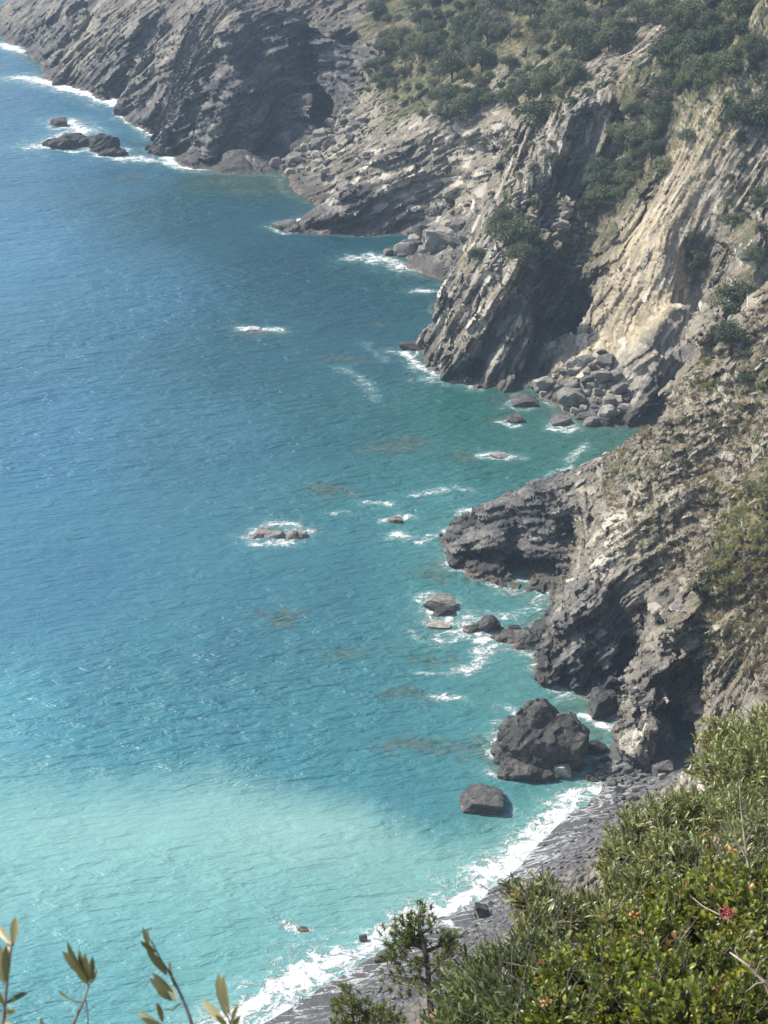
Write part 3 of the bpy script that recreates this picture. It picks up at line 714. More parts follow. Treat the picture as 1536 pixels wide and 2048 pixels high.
# foam: traced lines (points, half width in metres, strength)
FOAM = [([(1222,1572),(1190,1584),(1120,1618),(1085,1655)],2.5,1.12),([(1085,1655),(1060,1710),(990,1760),(935,1790)],2.9,1.15),([(935,1790),(880,1826),(800,1868),(700,1905)],2.6,1.12),([(700,1905),(620,1955),(540,2010),(470,2060),(350,2150)],2.6,1.15),
  ([(1040,1700),(960,1775),(900,1812),(830,1838)],4.0,.5),([(720,1890),(600,1930),(500,1990)],3.5,.45),([(760,1930),(700,1960),(620,2010),(560,2060)],3.5,.9),
  ([(0,88),(40,98),(70,105)],3.8,1.26),([(45,155),(75,160),(110,168),(180,188),(232,206)],5.0,1.33),([(240,225),(290,262),(320,280)],3.1,0.98),([(80,292),(110,282),(170,262),(130,245)],5.0,1.12),([(180,300),(240,318),(290,322)],3.8,0.98),([(310,305),(345,330),(400,342)],3.1,1.12),([(470,326),(540,330)],2.0,.7),
  ([(110,240),(150,255)],3,.6),([(540,456),(575,447),(600,440)],2.0,.9),([(705,520),(760,525),(820,540)],3.5,.8),([(740,515),(790,530)],2.5,.9),([(830,580),(890,584)],2.0,.85),([(805,695),(830,715),(850,738),(880,752),(945,768)],2.0,1.0),([(850,755),(880,757)],2.5,.7),
  ([(490,658),(560,664)],1.6,.9),([(690,735),(740,775),(760,800)],3.0,.35),([(740,680),(770,720)],2.5,.3),([(985,912),(1028,914)],1.6,.95),([(1010,845),(1045,850)],1.2,.75),([(1110,850),(1150,854)],1.2,.8),([(1090,806),(1130,815)],1,.5),
  ([(720,1008),(770,1014)],1.3,.8),([(760,1040),(810,1042)],1.3,.95),([(780,1078),(812,1082)],1.4,1.0),([(820,1000),(870,992)],2.0,.65),([(905,985),(935,988)],1.4,.75),([(660,1032),(690,1032)],1.0,.5),([(830,1085),(900,1080)],1.8,.6),([(880,1075),(905,1100),(925,1140),(960,1152)],1.6,.85),([(910,1040),(935,1032)],1.6,.75),
  ([(1000,1152),(1060,1165),(1105,1175)],1.2,.6),([(490,1072),(540,1080),(600,1074)],1.5,.9),([(560,1062),(608,1066)],1.2,.7),([(1020,1185),(1080,1190),(1110,1195)],2.4,.5),([(1090,1160),(1100,1220)],1.6,.6),
  ([(850,1212),(905,1216)],1.5,.9),([(880,1240),(950,1260),(985,1280)],3.0,.75),([(900,1275),(960,1275),(1000,1290)],2.2,.85),([(985,1300),(960,1320),(920,1345)],1.8,.8),([(1000,1290),(1080,1310)],1.8,.65),([(990,1235),(1060,1225),(1100,1215)],2.2,.5),([(830,1275),(900,1285)],1.5,.5),
  ([(860,1350),(950,1345)],1.2,.5),([(1070,1330),(1090,1362),(1150,1378),(1215,1376)],1.5,.75),([(1120,1385),(1200,1390)],1.6,.5),([(890,1400),(930,1398)],.9,.9),([(1020,1414),(1070,1412)],1.3,.8),([(980,1470),(1000,1500),(985,1520)],1.5,.85),([(990,1556),(1030,1558)],1.2,.8),([(990,1445),(1040,1440)],1.4,.6),
  ([(1180,1430),(1230,1452),(1215,1440)],1.6,.85),([(1165,1425),(1180,1432)],1,.8),([(1210,1500),(1235,1506)],1.0,.7),([(1000,1618),(1010,1625)],.7,.5),([(580,1856),(640,1862)],1.2,.8),([(600,1848),(620,1868)],.9,.8),([(30,20),(0,30)],6,.5),([(1100,1555),(1180,1550)],1.2,.5),([(1170,880),(1130,935),(1090,960)],1.2,.5)]
foam = np.zeros(len(wx), np.float32); thick = np.zeros(len(wx), np.float32)
fwx = f32(wx + 2.0 * warpx + 1.5 * fbm(f32(wx / 3), f32(wy / 5), f32(wx * 0), 2)); fwy = f32(wy + 3.5 * warpy + 1.6 * fbm(f32(wx / 2.5), f32(wy / 3.5), f32(wx * 0 + 77), 2))
for pts, w_, st_ in FOAM:
    L = [P(u, v) for u, v in pts]
    lo = min(p[0] for p in L) - w_ * 2 - 3; hi = max(p[0] for p in L) + w_ * 2 + 3; ly = min(p[1] for p in L) - w_ * 2 - 4; hy = max(p[1] for p in L) + w_ * 2 + 4
    mk = np.nonzero((wx > lo) & (wx < hi) & (wy > ly) & (wy < hy))[0]
    d = seg_dist(fwx[mk], fwy[mk], L)
    foam[mk] = np.maximum(foam[mk], st_ * np.clip(1.08 - d / w_ * .9, 0, 1) ** 1.2); 
    thick[mk] = np.maximum(thick[mk], 0.42 * st_ * np.clip(1 - d / (w_ * 2.6), 0, 1))
for u, v, w_, st_ in ((968,1612,88,.3),(1080,1500,165,.5),(1206,1430,62,.75),(548,1075,100,.85),(150,292,85,1.1),(215,304,75,1.1),(117,253,36,1.0),(878,1215,62,.85),(889,1229,38,.7),(968,1258,66,.75),(1040,1284,110,.65),(820,699,40,1.0),(1030,846,32,.8),(1122,850,46,.85),(1048,809,62,.5),(998,915,32,.85),(896,588,32,.8),(565,458,48,.9),(792,1044,32,.8),(605,1862,22,.8),(1190,1505,44,.5)):
    c_ = P(u, v); r_ = .5 * w_ * (c_[1] * cP + CAM_H * sP) / FPX
    d = np.abs(np.hypot(fwx - c_[0], (fwy - c_[1]) * .9) - r_ * .95)
    foam = np.maximum(foam, f32(st_ * np.clip(1 - d / (0.55 + .25 * r_), 0, 1)))
    thick = np.maximum(thick, f32(.4 * st_ * np.clip(1 - d / (1.2 + .8 * r_), 0, 1)))
near = np.clip(1 - np.abs(hw + 0.1) / 0.9, 0, 1)
foam = np.maximum(foam, 0.42 * near * (0.6 + 0.6 * warpx) * (wy > 120))
SHOAL = [(770,640,3),(690,715,6),(260,710//2,5),(570,1250,4),(710,1322,5),(850,1500,6),(450,365,7),(540,350,6),(500,385,6),(900,1140,4),(880,1250,3),(830,1400,5),(1030,800,5),(940,915,5),(880,1160,4),(1010,840,4),(880,1275,4),(860,1320,4),(1020,1300,3),(560,1068,6),(960,1500,4),(1000,1480,4),(780,890,5),(650,985,4),(800,880,5),(700,1320,4),(985,1530,3),(590,1860,2),(520,668,5)]
shoal = np.zeros(len(wx), np.float32)
for u, v, r_ in SHOAL:
    c_ = P(u, v); d = np.hypot((fwx - c_[0]) * .6 + 1.5 * warpy * 0, fwy - c_[1]) / r_ + .35 * warpx
    shoal = np.maximum(shoal, np.clip(1.1 - d, 0, 1))
shoal = np.maximum(shoal, 0.8 * sstep(-2.2, -0.2, hw + 1.0 * warpx) * (1 - beachness(wx, wy)))

def mat_sea():
    m = NT("sea_water")
    pos = m.pos(); x, y, z = m.sep(pos)
    rot = m.n("VectorRotate", rotation_type='Z_AXIS'); m.set(rot.inputs['Vector'], pos); rot.inputs['Angle'].default_value = radians(-9)
    rp = rot.outputs[0]; rx, ry, rz = m.sep(rp)
    wv = m.comb(m.math('MULTIPLY', rx, 0.42), ry, z)
    big = m.noise(m.comb(m.math('MULTIPLY', rx, 0.5), ry, z), 0.16, 2, 0.5, 0.4)
    mid = m.noise(wv, 0.62, 3, 0.6, 0.6)
    sml = m.noise(wv, 1.9, 4, 0.65, 0.4)
    fin = m.noise(wv, 1.15, 3, 0.55, 0.5)
    far = m.mr(y, 150.0, 360.0, 1.0, 0.25)
    h = m.math('ADD', m.math('MULTIPLY', big, 1.8), m.math('ADD', m.math('MULTIPLY', m.noise(wv, 0.36, 2, 0.5, 0.3), 1.7), m.math('MULTIPLY', mid, 2.2)))
    h = m.math('ADD', h, m.math('ADD', m.math('MULTIPLY', fin, 1.15), m.math('MULTIPLY', sml, m.math('MULTIPLY', far, 0.35))))
    gust = m.mr(m.noise(m.comb(m.math('MULTIPLY', rx, 0.45), m.math('MULTIPLY', ry, 0.8), z), 0.028, 3, 0.55, 0.6), 0.32, 0.68, 0.6, 1.15)
    h = m.math('MULTIPLY', h, gust)
    c = m.attr("water", 'Color')
    var = m.noise(m.comb(m.math('MULTIPLY', rx, 0.5), ry, z), 0.05, 4, 0.6)
    c = m.mix(m.mr(var, 0.35, 0.7, 0.0, 0.35), c, m.mix(1.0, c, (0.62, 0.80, 0.86), 'MULTIPLY'))
    sh = m.mr(m.math('ADD', m.attr("shoal"), m.math('MULTIPLY', m.math('SUBTRACT', m.noise(pos, 0.55, 5, 0.7), 0.5), 2.0)), 0.45, 0.85)
    c = m.mix(m.math('MULTIPLY', sh, 0.58), c, m.ramp(m.noise(pos, 0.8, 4), [(0.4, (0.025, 0.062, 0.055)), (0.62, (0.115, 0.128, 0.088))]))
    fm = m.attr("foam"); th = m.attr("thin")
    n1 = m.noise(m.comb(m.math('MULTIPLY', x, 0.8), m.math('MULTIPLY', y, 0.75), z), 0.75, 6, 0.68, 0.8)
    n2 = m.noise(m.comb(m.math('MULTIPLY', rx, 0.6), ry, z), 0.55, 5, 0.6, 1.1)
    lace = m.math('SUBTRACT', 1.0, m.math('MULTIPLY', m.math('ABSOLUTE', m.math('SUBTRACT', n2, 0.5)), 15.0))
    fa = m.mr(m.math('ADD', fm, m.math('MULTIPLY', m.math('SUBTRACT', n1, 0.5), 3.2)), 0.52, 0.98)
    fb = m.math('MULTIPLY', m.mr(lace, 0.15, 0.85), m.mr(m.math('ADD', m.math('MAXIMUM', fm, th), m.math('MULTIPLY', m.math('SUBTRACT', n1, 0.5), 0.9)), 0.16, 0.6))
    f = m.math('MAXIMUM', fa, m.math('MULTIPLY', fb, 0.75))
    f = m.math('MULTIPLY', f, m.mr(m.noise(pos, 2.2, 4, 0.7), 0.34, 0.56, 0.7, 1.0))
    # aerated water round the foam
    c = m.mix(m.math('MULTIPLY', m.mr(m.math('MAXIMUM', fm, th), 0.0, 0.7), 0.35), c, (0.20, 0.42, 0.40))
    c = m.mix(f, c, (0.74, 0.76, 0.76))
    h = m.math('MULTIPLY', h, m.mr(m.sep(m.attr("water", 'Vector'))[1], 0.20, 0.42, 1.0, 0.5))
    nb = m.bump(m.math('ADD', h, m.math('MULTIPLY', f, 0.5)), 1.0, 0.40)
    rough = m.math('ADD', 0.30, m.math('MULTIPLY', f, 0.5))
    return m.done(m.bsdf(c, rough, nb, IOR=1.33))
M_SEA = mat_sea()
nj = len(wr)
ia, ja = np.meshgrid(np.arange(len(wt) - 1), np.arange(nj - 1), indexing='ij')
k00 = (ia * nj + ja).ravel()
WF = np.stack([k00, k00 + nj, k00 + nj + 1, k00 + 1], 1)
wz = 0.10 * fbm(f32(wx / 9), f32(wy / 4), f32(wx * 0 + 8), 2)
sea = mesh_obj("sea_water", np.c_[wx, wy, wz], WF, M_SEA, smooth=True, kind='structure', attrs={'water': wcol, 'foam': foam, 'thin': thick, 'shoal': shoal})
sea['label'] = "turquoise and blue sea water with foam along the rocks"
# ------------------------------------------------------------------ visible ground lookup (nearest surface on each line of sight)
_u, _v = proj(TV)
_dep = np.hypot(TV[:, 0], TV[:, 1])
_CW = 4
_ok = (_u > -60) & (_u < 1620) & (_v > -60) & (_v < 2100) & (TV[:, 2] > -0.6)
_ci = ((_v[_ok] + 60) / _CW).astype(int) * 420 + ((_u[_ok] + 60) / _CW).astype(int)
_idx = np.nonzero(_ok)[0]
_ord = np.lexsort((_dep[_idx], _ci))
_cs, _fi = np.unique(_ci[_ord], return_index=True)
ZB = np.full(560 * 420, -1, np.int64); ZB[_cs] = _idx[_ord][_fi]

def surf(u, v):
    """the ground point seen at (u, v), or None over water"""
    c0 = int((v + 60) / _CW); c1 = int((u + 60) / _CW); best = None
    for a in range(-1, 2):
        for b in range(-1, 2):
            k = ZB[(c0 + a) * 420 + c1 + b]
            if k >= 0:
                d = (_u[k] - u) ** 2 + (_v[k] - v) ** 2 + 0.0
                if best is None or d < best[0]: best = (d, k)
    return None if best is None else TV[best[1]].astype(float)

def inside(u, v, poly):
    r = False; n = len(poly)
    for i in range(n):
        x1, y1 = poly[i]; x2, y2 = poly[(i + 1) % n]
        if (y1 > v) != (y2 > v) and u < (x2 - x1) * (v - y1) / (y2 - y1) + x1: r = not r
    return r

def scatter(poly, gap, rng, top=400):
    """points inside the polygon no closer than gap (which may be a function of v)"""
    us = [p[0] for p in poly]; vs = [p[1] for p in poly]; pts = []
    for _ in range(9000):
        u = rng.uniform(min(us), max(us)); v = rng.uniform(min(vs), max(vs))
        if not inside(u, v, poly): continue
        g = gap(u, v) if callable(gap) else gap
        if all((u - a) ** 2 + (v - b) ** 2 > g * g for a, b in pts): pts.append((u, v))
        if len(pts) >= top: break
    return pts

def depth_of(p): return p[1] * cP + (CAM_H - p[2]) * sP

# ------------------------------------------------------------------ boulders
import bmesh
def ico(sub):
    bm = bmesh.new(); bmesh.ops.create_icosphere(bm, subdivisions=sub, radius=1.0)
    v = np.array([x.co[:] for x in bm.verts]); f = np.array([[w.index for w in x.verts] for x in bm.faces]); bm.free()
    return v, f
ICO = {k: ico(k) for k in (2, 3, 4, 5)}

def rock_shape(seed, sub=4, planes=13, rough=0.05, box=0.5):
    rs = np.random.RandomState(seed)
    d, f = ICO[sub]
    n = rs.normal(size=(planes, 3)); n /= np.linalg.norm(n, axis=1)[:, None]
    off = rs.uniform(0.62, 1.0, planes)
    B = np.array([[1, 0, 0], [-1, 0, 0], [0, 1, 0], [0, -1, 0], [0, 0, 1], [0, 0, -1.0]]) + rs.normal(size=(6, 3)) * 0.16
    B /= np.linalg.norm(B, axis=1)[:, None]
    n = np.r_[n, B]; off = np.r_[off, np.full(6, 0.72 + 0.2 * (1 - box))]
    dot = d @ n.T
    r = np.where(dot > 0.05, off / np.maximum(dot, 0.05), 9).min(1)
    q = f32(d * 2.1 + seed * 3.7)
    r = r * (1 + rough * 1.6 * fbm(q[:, 0], q[:, 1], q[:, 2], 3) + rough * 0.5 * vnoise(q[:, 0] * 5, q[:, 1] * 5, q[:, 2] * 5))
    return d * r[:, None], f

def mat_boulder(name, lo, mid, hi, wet=True):
    m = NT(name)
    pos = m.pos(); rnd = m.n("ObjectInfo").outputs['Random']
    z = m.sep(pos)[2]
    a = m.noise(pos, 0.9, 6, 0.65, 0.4); b = m.noise(m.comb(m.math('MULTIPLY', m.sep(pos)[0], .6), m.sep(pos)[1], m.math('MULTIPLY', z, 3.2)), 1.3, 5, 0.65, 0.6)
    t = m.math('ADD', m.math('ADD', m.math('MULTIPLY', a, 0.5), m.math('MULTIPLY', b, 0.5)), m.math('MULTIPLY', m.math('SUBTRACT', rnd, 0.5), 0.16))
    c = m.ramp(t, [(0.36, lo), (0.52, mid), (0.68, hi)])
    if wet:
        zz = m.math('ADD', z, m.math('MULTIPLY', m.math('SUBTRACT', a, 0.5), 1.2))
        c = m.mix(m.mr(zz, 0.55, 0.1), c, m.ramp(b, [(0.4, (0.06, 0.045, 0.035)), (0.65, (0.24, 0.175, 0.125))]))
    nb = m.bump(m.math('ADD', a, m.math('MULTIPLY', m.noise(pos, 4.0, 4, 0.65), 0.5)), 0.9, 0.25)
    return m.done(m.bsdf(c, 0.8, nb, **{'Specular IOR Level': 0.3}))
M_BPALE = mat_boulder("pale_boulder_rock", (0.11, 0.107, 0.10), (0.25, 0.235, 0.205), (0.46, 0.43, 0.37), False)
M_BGREY = mat_boulder("grey_boulder_rock", (0.055, 0.055, 0.056), (0.115, 0.112, 0.108), (0.23, 0.22, 0.20))
M_BDARK = mat_boulder("dark_boulder_rock", (0.024, 0.025, 0.026), (0.052, 0.052, 0.051), (0.14, 0.13, 0.115))
M_BWHITE = mat_boulder("whitish_boulder_rock", (0.16, 0.16, 0.16), (0.38, 0.38, 0.37), (0.60, 0.60, 0.58), False)

RPROTO = {}
for k, mt in (('pale', M_BPALE), ('grey', M_BGREY), ('dark', M_BDARK)):
    RPROTO[k] = []
    for i in range(9):
        v, f = rock_shape(100 + i + 20 * len(RPROTO), 3, 9, 0.05, 0.7)
        me_o = mesh_obj("boulder", v, f, mt)
        RPROTO[k].append(me_o.data); bpy.data.objects.remove(me_o)

def boulder_at(p, w, h, kind, rng, label, group=None, cat="boulder", name="boulder", sink=0.3, depth=None):
    """a boulder of width w and height h (metres) standing at p"""
    o = bpy.data.objects.new(name, rng.choice(RPROTO[kind])); COL.objects.link(o)
    o.scale = (w * 0.62, (depth or w * rng.uniform(0.7, 1.0)) * 0.6, h * 0.66)
    o.location = (p[0], p[1], p[2] + h * (0.5 - sink))
    o.rotation_euler = (rng.uniform(-.3, .3), rng.uniform(-.3, .3), rng.uniform(-.6, .6))
    return tag(o, label, cat, group)

def big_rock(name, seed, p, size, mat, label, rz=0.0, tilt=(0, 0), planes=12, sub=5, rough=0.05, sink=0.25, cat="sea rock", box=0.5, group=None):
    v, f = rock_shape(seed, sub, planes, rough, box)
    o = mesh_obj(name, v * 0.62, f, mat)
    o.scale = size; o.location = (p[0], p[1], p[2] + size[2] * (0.5 - sink)); o.rotation_euler = (tilt[0], tilt[1], rz)
    return tag(o, label, cat, group)

def px(p): return depth_of(p) / FPX          # metres per photo pixel at p

def sea_rock(seed, u, v, w, h, mat, label, **k):
    p = P(u, v, 0); s = px(p)
    return big_rock("sea_rock", seed, p, (w * s, w * s * k.pop('dep', 0.8), h * s * 1.15), mat, label, **k)

# one continuous surface grown round several overlapping lumps
def nets_dense(F, org, cell):
    cs = [(a, b, c) for a in (0, 1) for b in (0, 1) for c in (0, 1)]
    S = F > 0; sh = tuple(n - 1 for n in F.shape); c = np.zeros(sh, np.uint8)
    for a, b, d in cs: c += S[a:a + sh[0], b:b + sh[1], d:d + sh[2]]
    I, J, K = np.nonzero((c > 0) & (c < 8)); idm = np.full(sh, -1, np.int64); idm[I, J, K] = np.arange(len(I))
    V = np.stack([F[I + a, J + b, K + d] for a, b, d in cs], 1); acc = np.zeros((len(I), 3)); cnt = np.zeros(len(I))
    for p in range(8):
        for q in range(p + 1, 8):
            if sum(abs(cs[p][i] - cs[q][i]) for i in range(3)) != 1: continue
            m = (V[:, p] > 0) != (V[:, q] > 0); t = V[m, p] / (V[m, p] - V[m, q])
            A = np.array(cs[p], float); B = np.array(cs[q], float); acc[m] += A + t[:, None] * (B - A); cnt[m] += 1
    acc /= cnt[:, None]; quads = []
    for ax in range(3):
        s1 = [slice(None)] * 3; s2 = [slice(None)] * 3; s1[ax] = slice(0, -1); s2[ax] = slice(1, None)
        A = S[tuple(s1)]; B = S[tuple(s2)]; i = np.stack(np.nonzero(A != B)); o = [x for x in range(3) if x != ax]
        ok = (i[o[0]] > 0) & (i[o[1]] > 0) & (i[0] < sh[0]) & (i[1] < sh[1]) & (i[2] < sh[2]); i = i[:, ok]
        fl = A[i[0], i[1], i[2]]; q = []
        for d0, d1 in ((1, 1), (0, 1), (0, 0), (1, 0)):
            cc = i.copy(); cc[o[0]] -= d0; cc[o[1]] -= d1; q.append(idm[cc[0], cc[1], cc[2]])
        Q = np.stack(q, 1)
        if ax == 1: fl = ~fl
        Q[~fl] = Q[~fl][:, ::-1]; quads.append(Q)
    Q = np.concatenate(quads); Q = Q[(Q >= 0).all(1)]
    return org + (np.c_[I, J, K] + acc) * cell, Q

def lump_rock(name, lumps, cell, mat, label, cat="sea rock", lo_off=0.6):
    """lumps: (centre, (rx, ry, rz), seed, rz) in metres"""
    C = np.array([l[0] for l in lumps]); Rr = np.array([max(l[1]) for l in lumps])
    lo = (C - Rr[:, None] * 1.15).min(0); hi = (C + Rr[:, None] * 1.15).max(0); lo[2] = max(lo[2], -1.0)
    n = np.ceil((hi - lo) / cell).astype(int) + 2
    g = np.stack(np.meshgrid(*[lo[i] + np.arange(n[i]) * cell for i in range(3)], indexing='ij'), -1)
    F = np.full(g.shape[:3], -9.0)
    for c, r, seed, rz in lumps:
        rs = np.random.RandomState(seed); pn = rs.normal(size=(11, 3)); pn /= np.linalg.norm(pn, axis=1)[:, None]; off = rs.uniform(lo_off, 0.92, 11)
        d = g - np.array(c); x = d[..., 0] * cos(rz) + d[..., 1] * sin(rz); y = -d[..., 0] * sin(rz) + d[..., 1] * cos(rz)
        q = np.stack([x / r[0], y / r[1], d[..., 2] / r[2]], -1)
        f = 1 - np.sqrt((q ** 2).sum(-1)) * 0.86
        for k in range(11): f = np.minimum(f, off[k] - q @ pn[k])
        f = f * min(r)
        F = np.maximum(F, f)
    G = f32(g)
    q = bedding(G[..., 0] + 30, G[..., 2], radians(28)) + 0.6 * vnoise(G[..., 0] / 2, G[..., 1] / 2, G[..., 2] / 2)
    F = F + 0.5 * fbm(G[..., 0] / 1.5, G[..., 1] / 1.5, G[..., 2] / 1.5, 4) + 0.16 * vnoise(q / 0.4, G[..., 1] / 3, G[..., 0] / 3)
    v, f = nets_dense(F, lo, cell)
    o = mesh_obj(name, v - np.array(lumps[0][0]), f, mat); o.location = lumps[0][0]
    return tag(o, label, cat)

def pz(u, v, z): return np.array(P(u, v, z))
lump_rock("sea_rock", [(pz(1078, 1490, 1.6), (4.2, 3.4, 4.0), 4, .2), (pz(1090, 1462, 3.2), (2.4, 2.2, 3.2), 6, .6), (pz(1120, 1486, 2.2), (2.9, 3.0, 3.7), 11, .1), (pz(1038, 1496, 1.2), (3.3, 3.0, 3.3), 12, 0), (pz(1050, 1526, .8), (2.9, 1.9, 2.0), 14, .3), (pz(1064, 1549, .2), (2.9, 1.4, 1.3), 15, .1)],
          0.09, M_BDARK, "largest dark jagged rock standing in the shallows at the top of the beach", lo_off=0.74)
sea_rock(29, 968, 1608, 80, 33, M_BGREY, "flat-topped grey boulder standing alone in turquoise water off the beach", planes=12, sink=0.16, rough=.07, box=.25, dep=.95, tilt=(.10, -.06))
sea_rock(22, 1103, 1526, 38, 36, M_BGREY, "round grey boulder against the foot of the largest dark sea rock", cat="boulder", rz=.4)
sea_rock(23, 1123, 1548, 46, 26, M_BWHITE, "whitish block of rock at the waterline before the largest sea rock", cat="boulder", box=1.0, planes=5)
sea_rock(24, 1091, 1541, 22, 18, M_BGREY, "small grey boulder wedged between the whitish block and the dark sea rock", cat="boulder")
sea_rock(25, 1190, 1502, 42, 20, M_BDARK, "low rounded dark rock between the largest sea rock and the cliff pillar", rough=.09)
sea_rock(26, 1206, 1423, 54, 48, M_BDARK, "dark wedge rock in foam close beside the cliff pillar", planes=8, rz=.5, tilt=(0, .25))
lump_rock("sea_rock", [(pz(545, 1072, -.2), (2.3, 1.7, 1.1), 31, .1), (pz(580, 1076, -.25), (2.0, 1.4, .9), 33, .3), (pz(515, 1078, -.3), (1.6, 1.2, .7), 34, 0)], 0.07, M_BPALE, "low brown reef rock ringed by foam far out in open water")
lump_rock("sea_rock", [(pz(140, 286, .6), (5.4, 4.0, 2.0), 41, .2), (pz(118, 290, .0), (3.5, 3.0, 1.3), 42, .2)], 0.22, M_BDARK, "long dark skerry with foam off the far headland, tapered to its left")
lump_rock("sea_rock", [(pz(205, 296, .6), (4.2, 4.0, 2.6), 45, -.2), (pz(230, 310, .0), (3.6, 2.6, 1.2), 46, 0)], 0.22, M_BDARK, "blunt dark skerry just right of the long tapered skerry")
sea_rock(47, 117, 250, 34, 16, M_BDARK, "small dark rock behind the two skerries off the far headland", sub=4)
sea_rock(48, 878, 1212, 60, 20, M_BPALE, "pale brown flat rock washed by foam before the rocky spur", rough=.08)
sea_rock(49, 889, 1226, 36, 17, M_BDARK, "small dark pointed rock touching the pale brown flat rock", tilt=(0, .3))
lump_rock("sea_rock", [(pz(978, 1256, .1), (2.0, 1.3, 1.25), 61, .1), (pz(955, 1259, -.1), (1.7, 1.1, .8), 62, .2)], 0.07, M_BDARK, "dark rock lying alone off the tip of the rocky spur")
sea_rock(51, 877, 1250, 44, 10, M_BPALE, "pale brown rock barely showing below the small dark pointed rock", sink=.55)
lump_rock("sea_rock", [(pz(1062, 1280, .4), (2.6, 2.2, 1.7), 52, .2), (pz(1035, 1275, .1), (1.8, 1.2, 1.1), 53, 0), (pz(1005, 1276, .0), (1.7, 1.0, .8), 54, 0)], 0.08, M_BDARK, "dark rocky spur running out into the foam under the layered cliff")
sea_rock(55, 1030, 1262, 26, 14, M_BDARK, "small dark rock behind the rocky spur")
sea_rock(56, 820, 696, 38, 16, M_BDARK, "dark rock at the toe of the big ribbed cliff, ringed by foam", sub=4)
sea_rock(57, 505, 659, 36, 9, M_BWHITE, "tiny whitish rock awash far from the shore", sub=4, sink=.5)
sea_rock(58, 1030, 842, 30, 15, M_BGREY, "small grey rock with foam off the rockfall", sub=4)
sea_rock(59, 1122, 846, 44, 14, M_BGREY, "low grey rock with a white wash in front of the rockfall", sub=4)
sea_rock(60, 1048, 806, 60, 16, M_BGREY, "flat grey rock just off the left end of the rockfall", sub=4)
sea_rock(61, 792, 1042, 30, 10, M_BGREY, "small grey rock breaking the water among three foam patches", sub=4, sink=.45)
sea_rock(62, 998, 912, 30, 9, M_BPALE, "pale rock awash in the green cove behind the dark point", sub=4, sink=.5)
sea_rock(63, 963, 1840, 32, 40, M_BDARK, "tall dark boulder at the edge of the surf beside the shrubs", cat="boulder", planes=9)
sea_rock(64, 984, 1816, 20, 15, M_BDARK, "small round dark stone in the surf behind the tall dark boulder", cat="boulder")
sea_rock(65, 726, 1880, 16, 13, M_BDARK, "small dark stone alone in the white surf left of the pine", cat="boulder")
sea_rock(66, 768, 1922, 36, 24, M_BGREY, "grey boulder in the surf close left of the pine", cat="boulder")
sea_rock(67, 1205, 1634, 20, 11, M_BDARK, "dark stone on the wet sand with wash around it", cat="boulder")
sea_rock(68, 1160, 1686, 14, 9, M_BDARK, "small dark stone low on the wet sand", cat="boulder")
sea_rock(69, 1180, 1558, 26, 12, M_BDARK, "dark flat stone at the head of the surf", cat="boulder")
sea_rock(70, 896, 584, 30, 16, M_BGREY, "grey rock in foam in the notch behind the big ribbed cliff", sub=4)
sea_rock(71, 565, 455, 46, 12, M_BGREY, "low grey rock at the tip of the slab promontory", sub=4)
sea_rock(72, 605, 1860, 20, 7, M_BGREY, "small rock awash in the turquoise water off the surf", sub=4, sink=.5)
sea_rock(73, 310, 298, 34, 12, M_BDARK, "dark ledge rock under the far headland, right of the skerries", sub=4)
sea_rock(74, 1327, 1566, 40, 50, M_BGREY, "tall grey wedge boulder leaning at the back of the beach", cat="boulder", planes=8)

rng = random.Random(5)
HEAPS = [
  ([(1065, 775), (1100, 752), (1165, 722), (1200, 700), (1222, 735), (1245, 790), (1262, 845), (1200, 852), (1150, 838), (1110, 800), (1080, 792)], 15, 75, (13, 40), ('pale', 'grey', 'pale'), "pale angular boulder in the rockfall at the foot of the big ribbed cliff", "boulders of the rockfall below the cave"),
  ([(540, 335), (590, 303), (640, 270), (690, 215), (725, 240), (700, 300), (650, 350), (590, 352)], 13, 62, (9, 32), ('pale', 'grey', 'pale'), "grey boulder tumbled in the ravine beside the far headland", "boulders tumbled in the far ravine"),
  ([(772, 512), (800, 482), (860, 462), (925, 440), (932, 480), (900, 500), (850, 512)], 19, 24, (18, 50), ('pale', 'grey', 'grey'), "grey block heaped at the shore between slab promontory and big cliff", "blocks heaped behind the big cliff"),
  ([(1000, 455), (1060, 440), (1120, 430), (1185, 445), (1175, 490), (1100, 480), (1040, 500), (1005, 480)], 12, 40, (8, 24), ('pale',), "pale stone lying on the rubble ledge above the cave", "stones on the rubble ledge"),
  ([(1150, 1520), (1230, 1520), (1335, 1515), (1325, 1580), (1270, 1620), (1225, 1620), (1235, 1580), (1190, 1550)], 11, 80, (7, 22), ('grey', 'pale', 'grey', 'dark'), "grey stone on the shingle at the head of the beach", "stones on the beach head"),
  ([(1215, 1375), (1262, 1340), (1275, 1380), (1240, 1420), (1222, 1400)], 11, 14, (8, 22), ('pale', 'grey'), "pale stone in the gully between layered cliff and pillar", "stones in the pillar gully"),
  ([(1110, 1640), (1200, 1600), (1240, 1640), (1190, 1700), (1080, 1790), (1060, 1770)], 30, 16, (5, 10), ('dark',), "small dark stone on the wet sand of the beach", "stones on the wet sand"),
]
for poly, gap, top, (s0, s1), kinds, lab, grp in HEAPS:
    for u, v in scatter(poly, gap, rng, top):
        p = surf(u, v)
        if p is None: p = np.array(P(u, v, 0.0))
        w = (s0 + (s1 - s0) * rng.random() ** 2.0) * px(p)
        boulder_at(p, w, w * rng.uniform(0.5, 0.85), rng.choice(kinds), rng, lab, grp, sink=0.32)
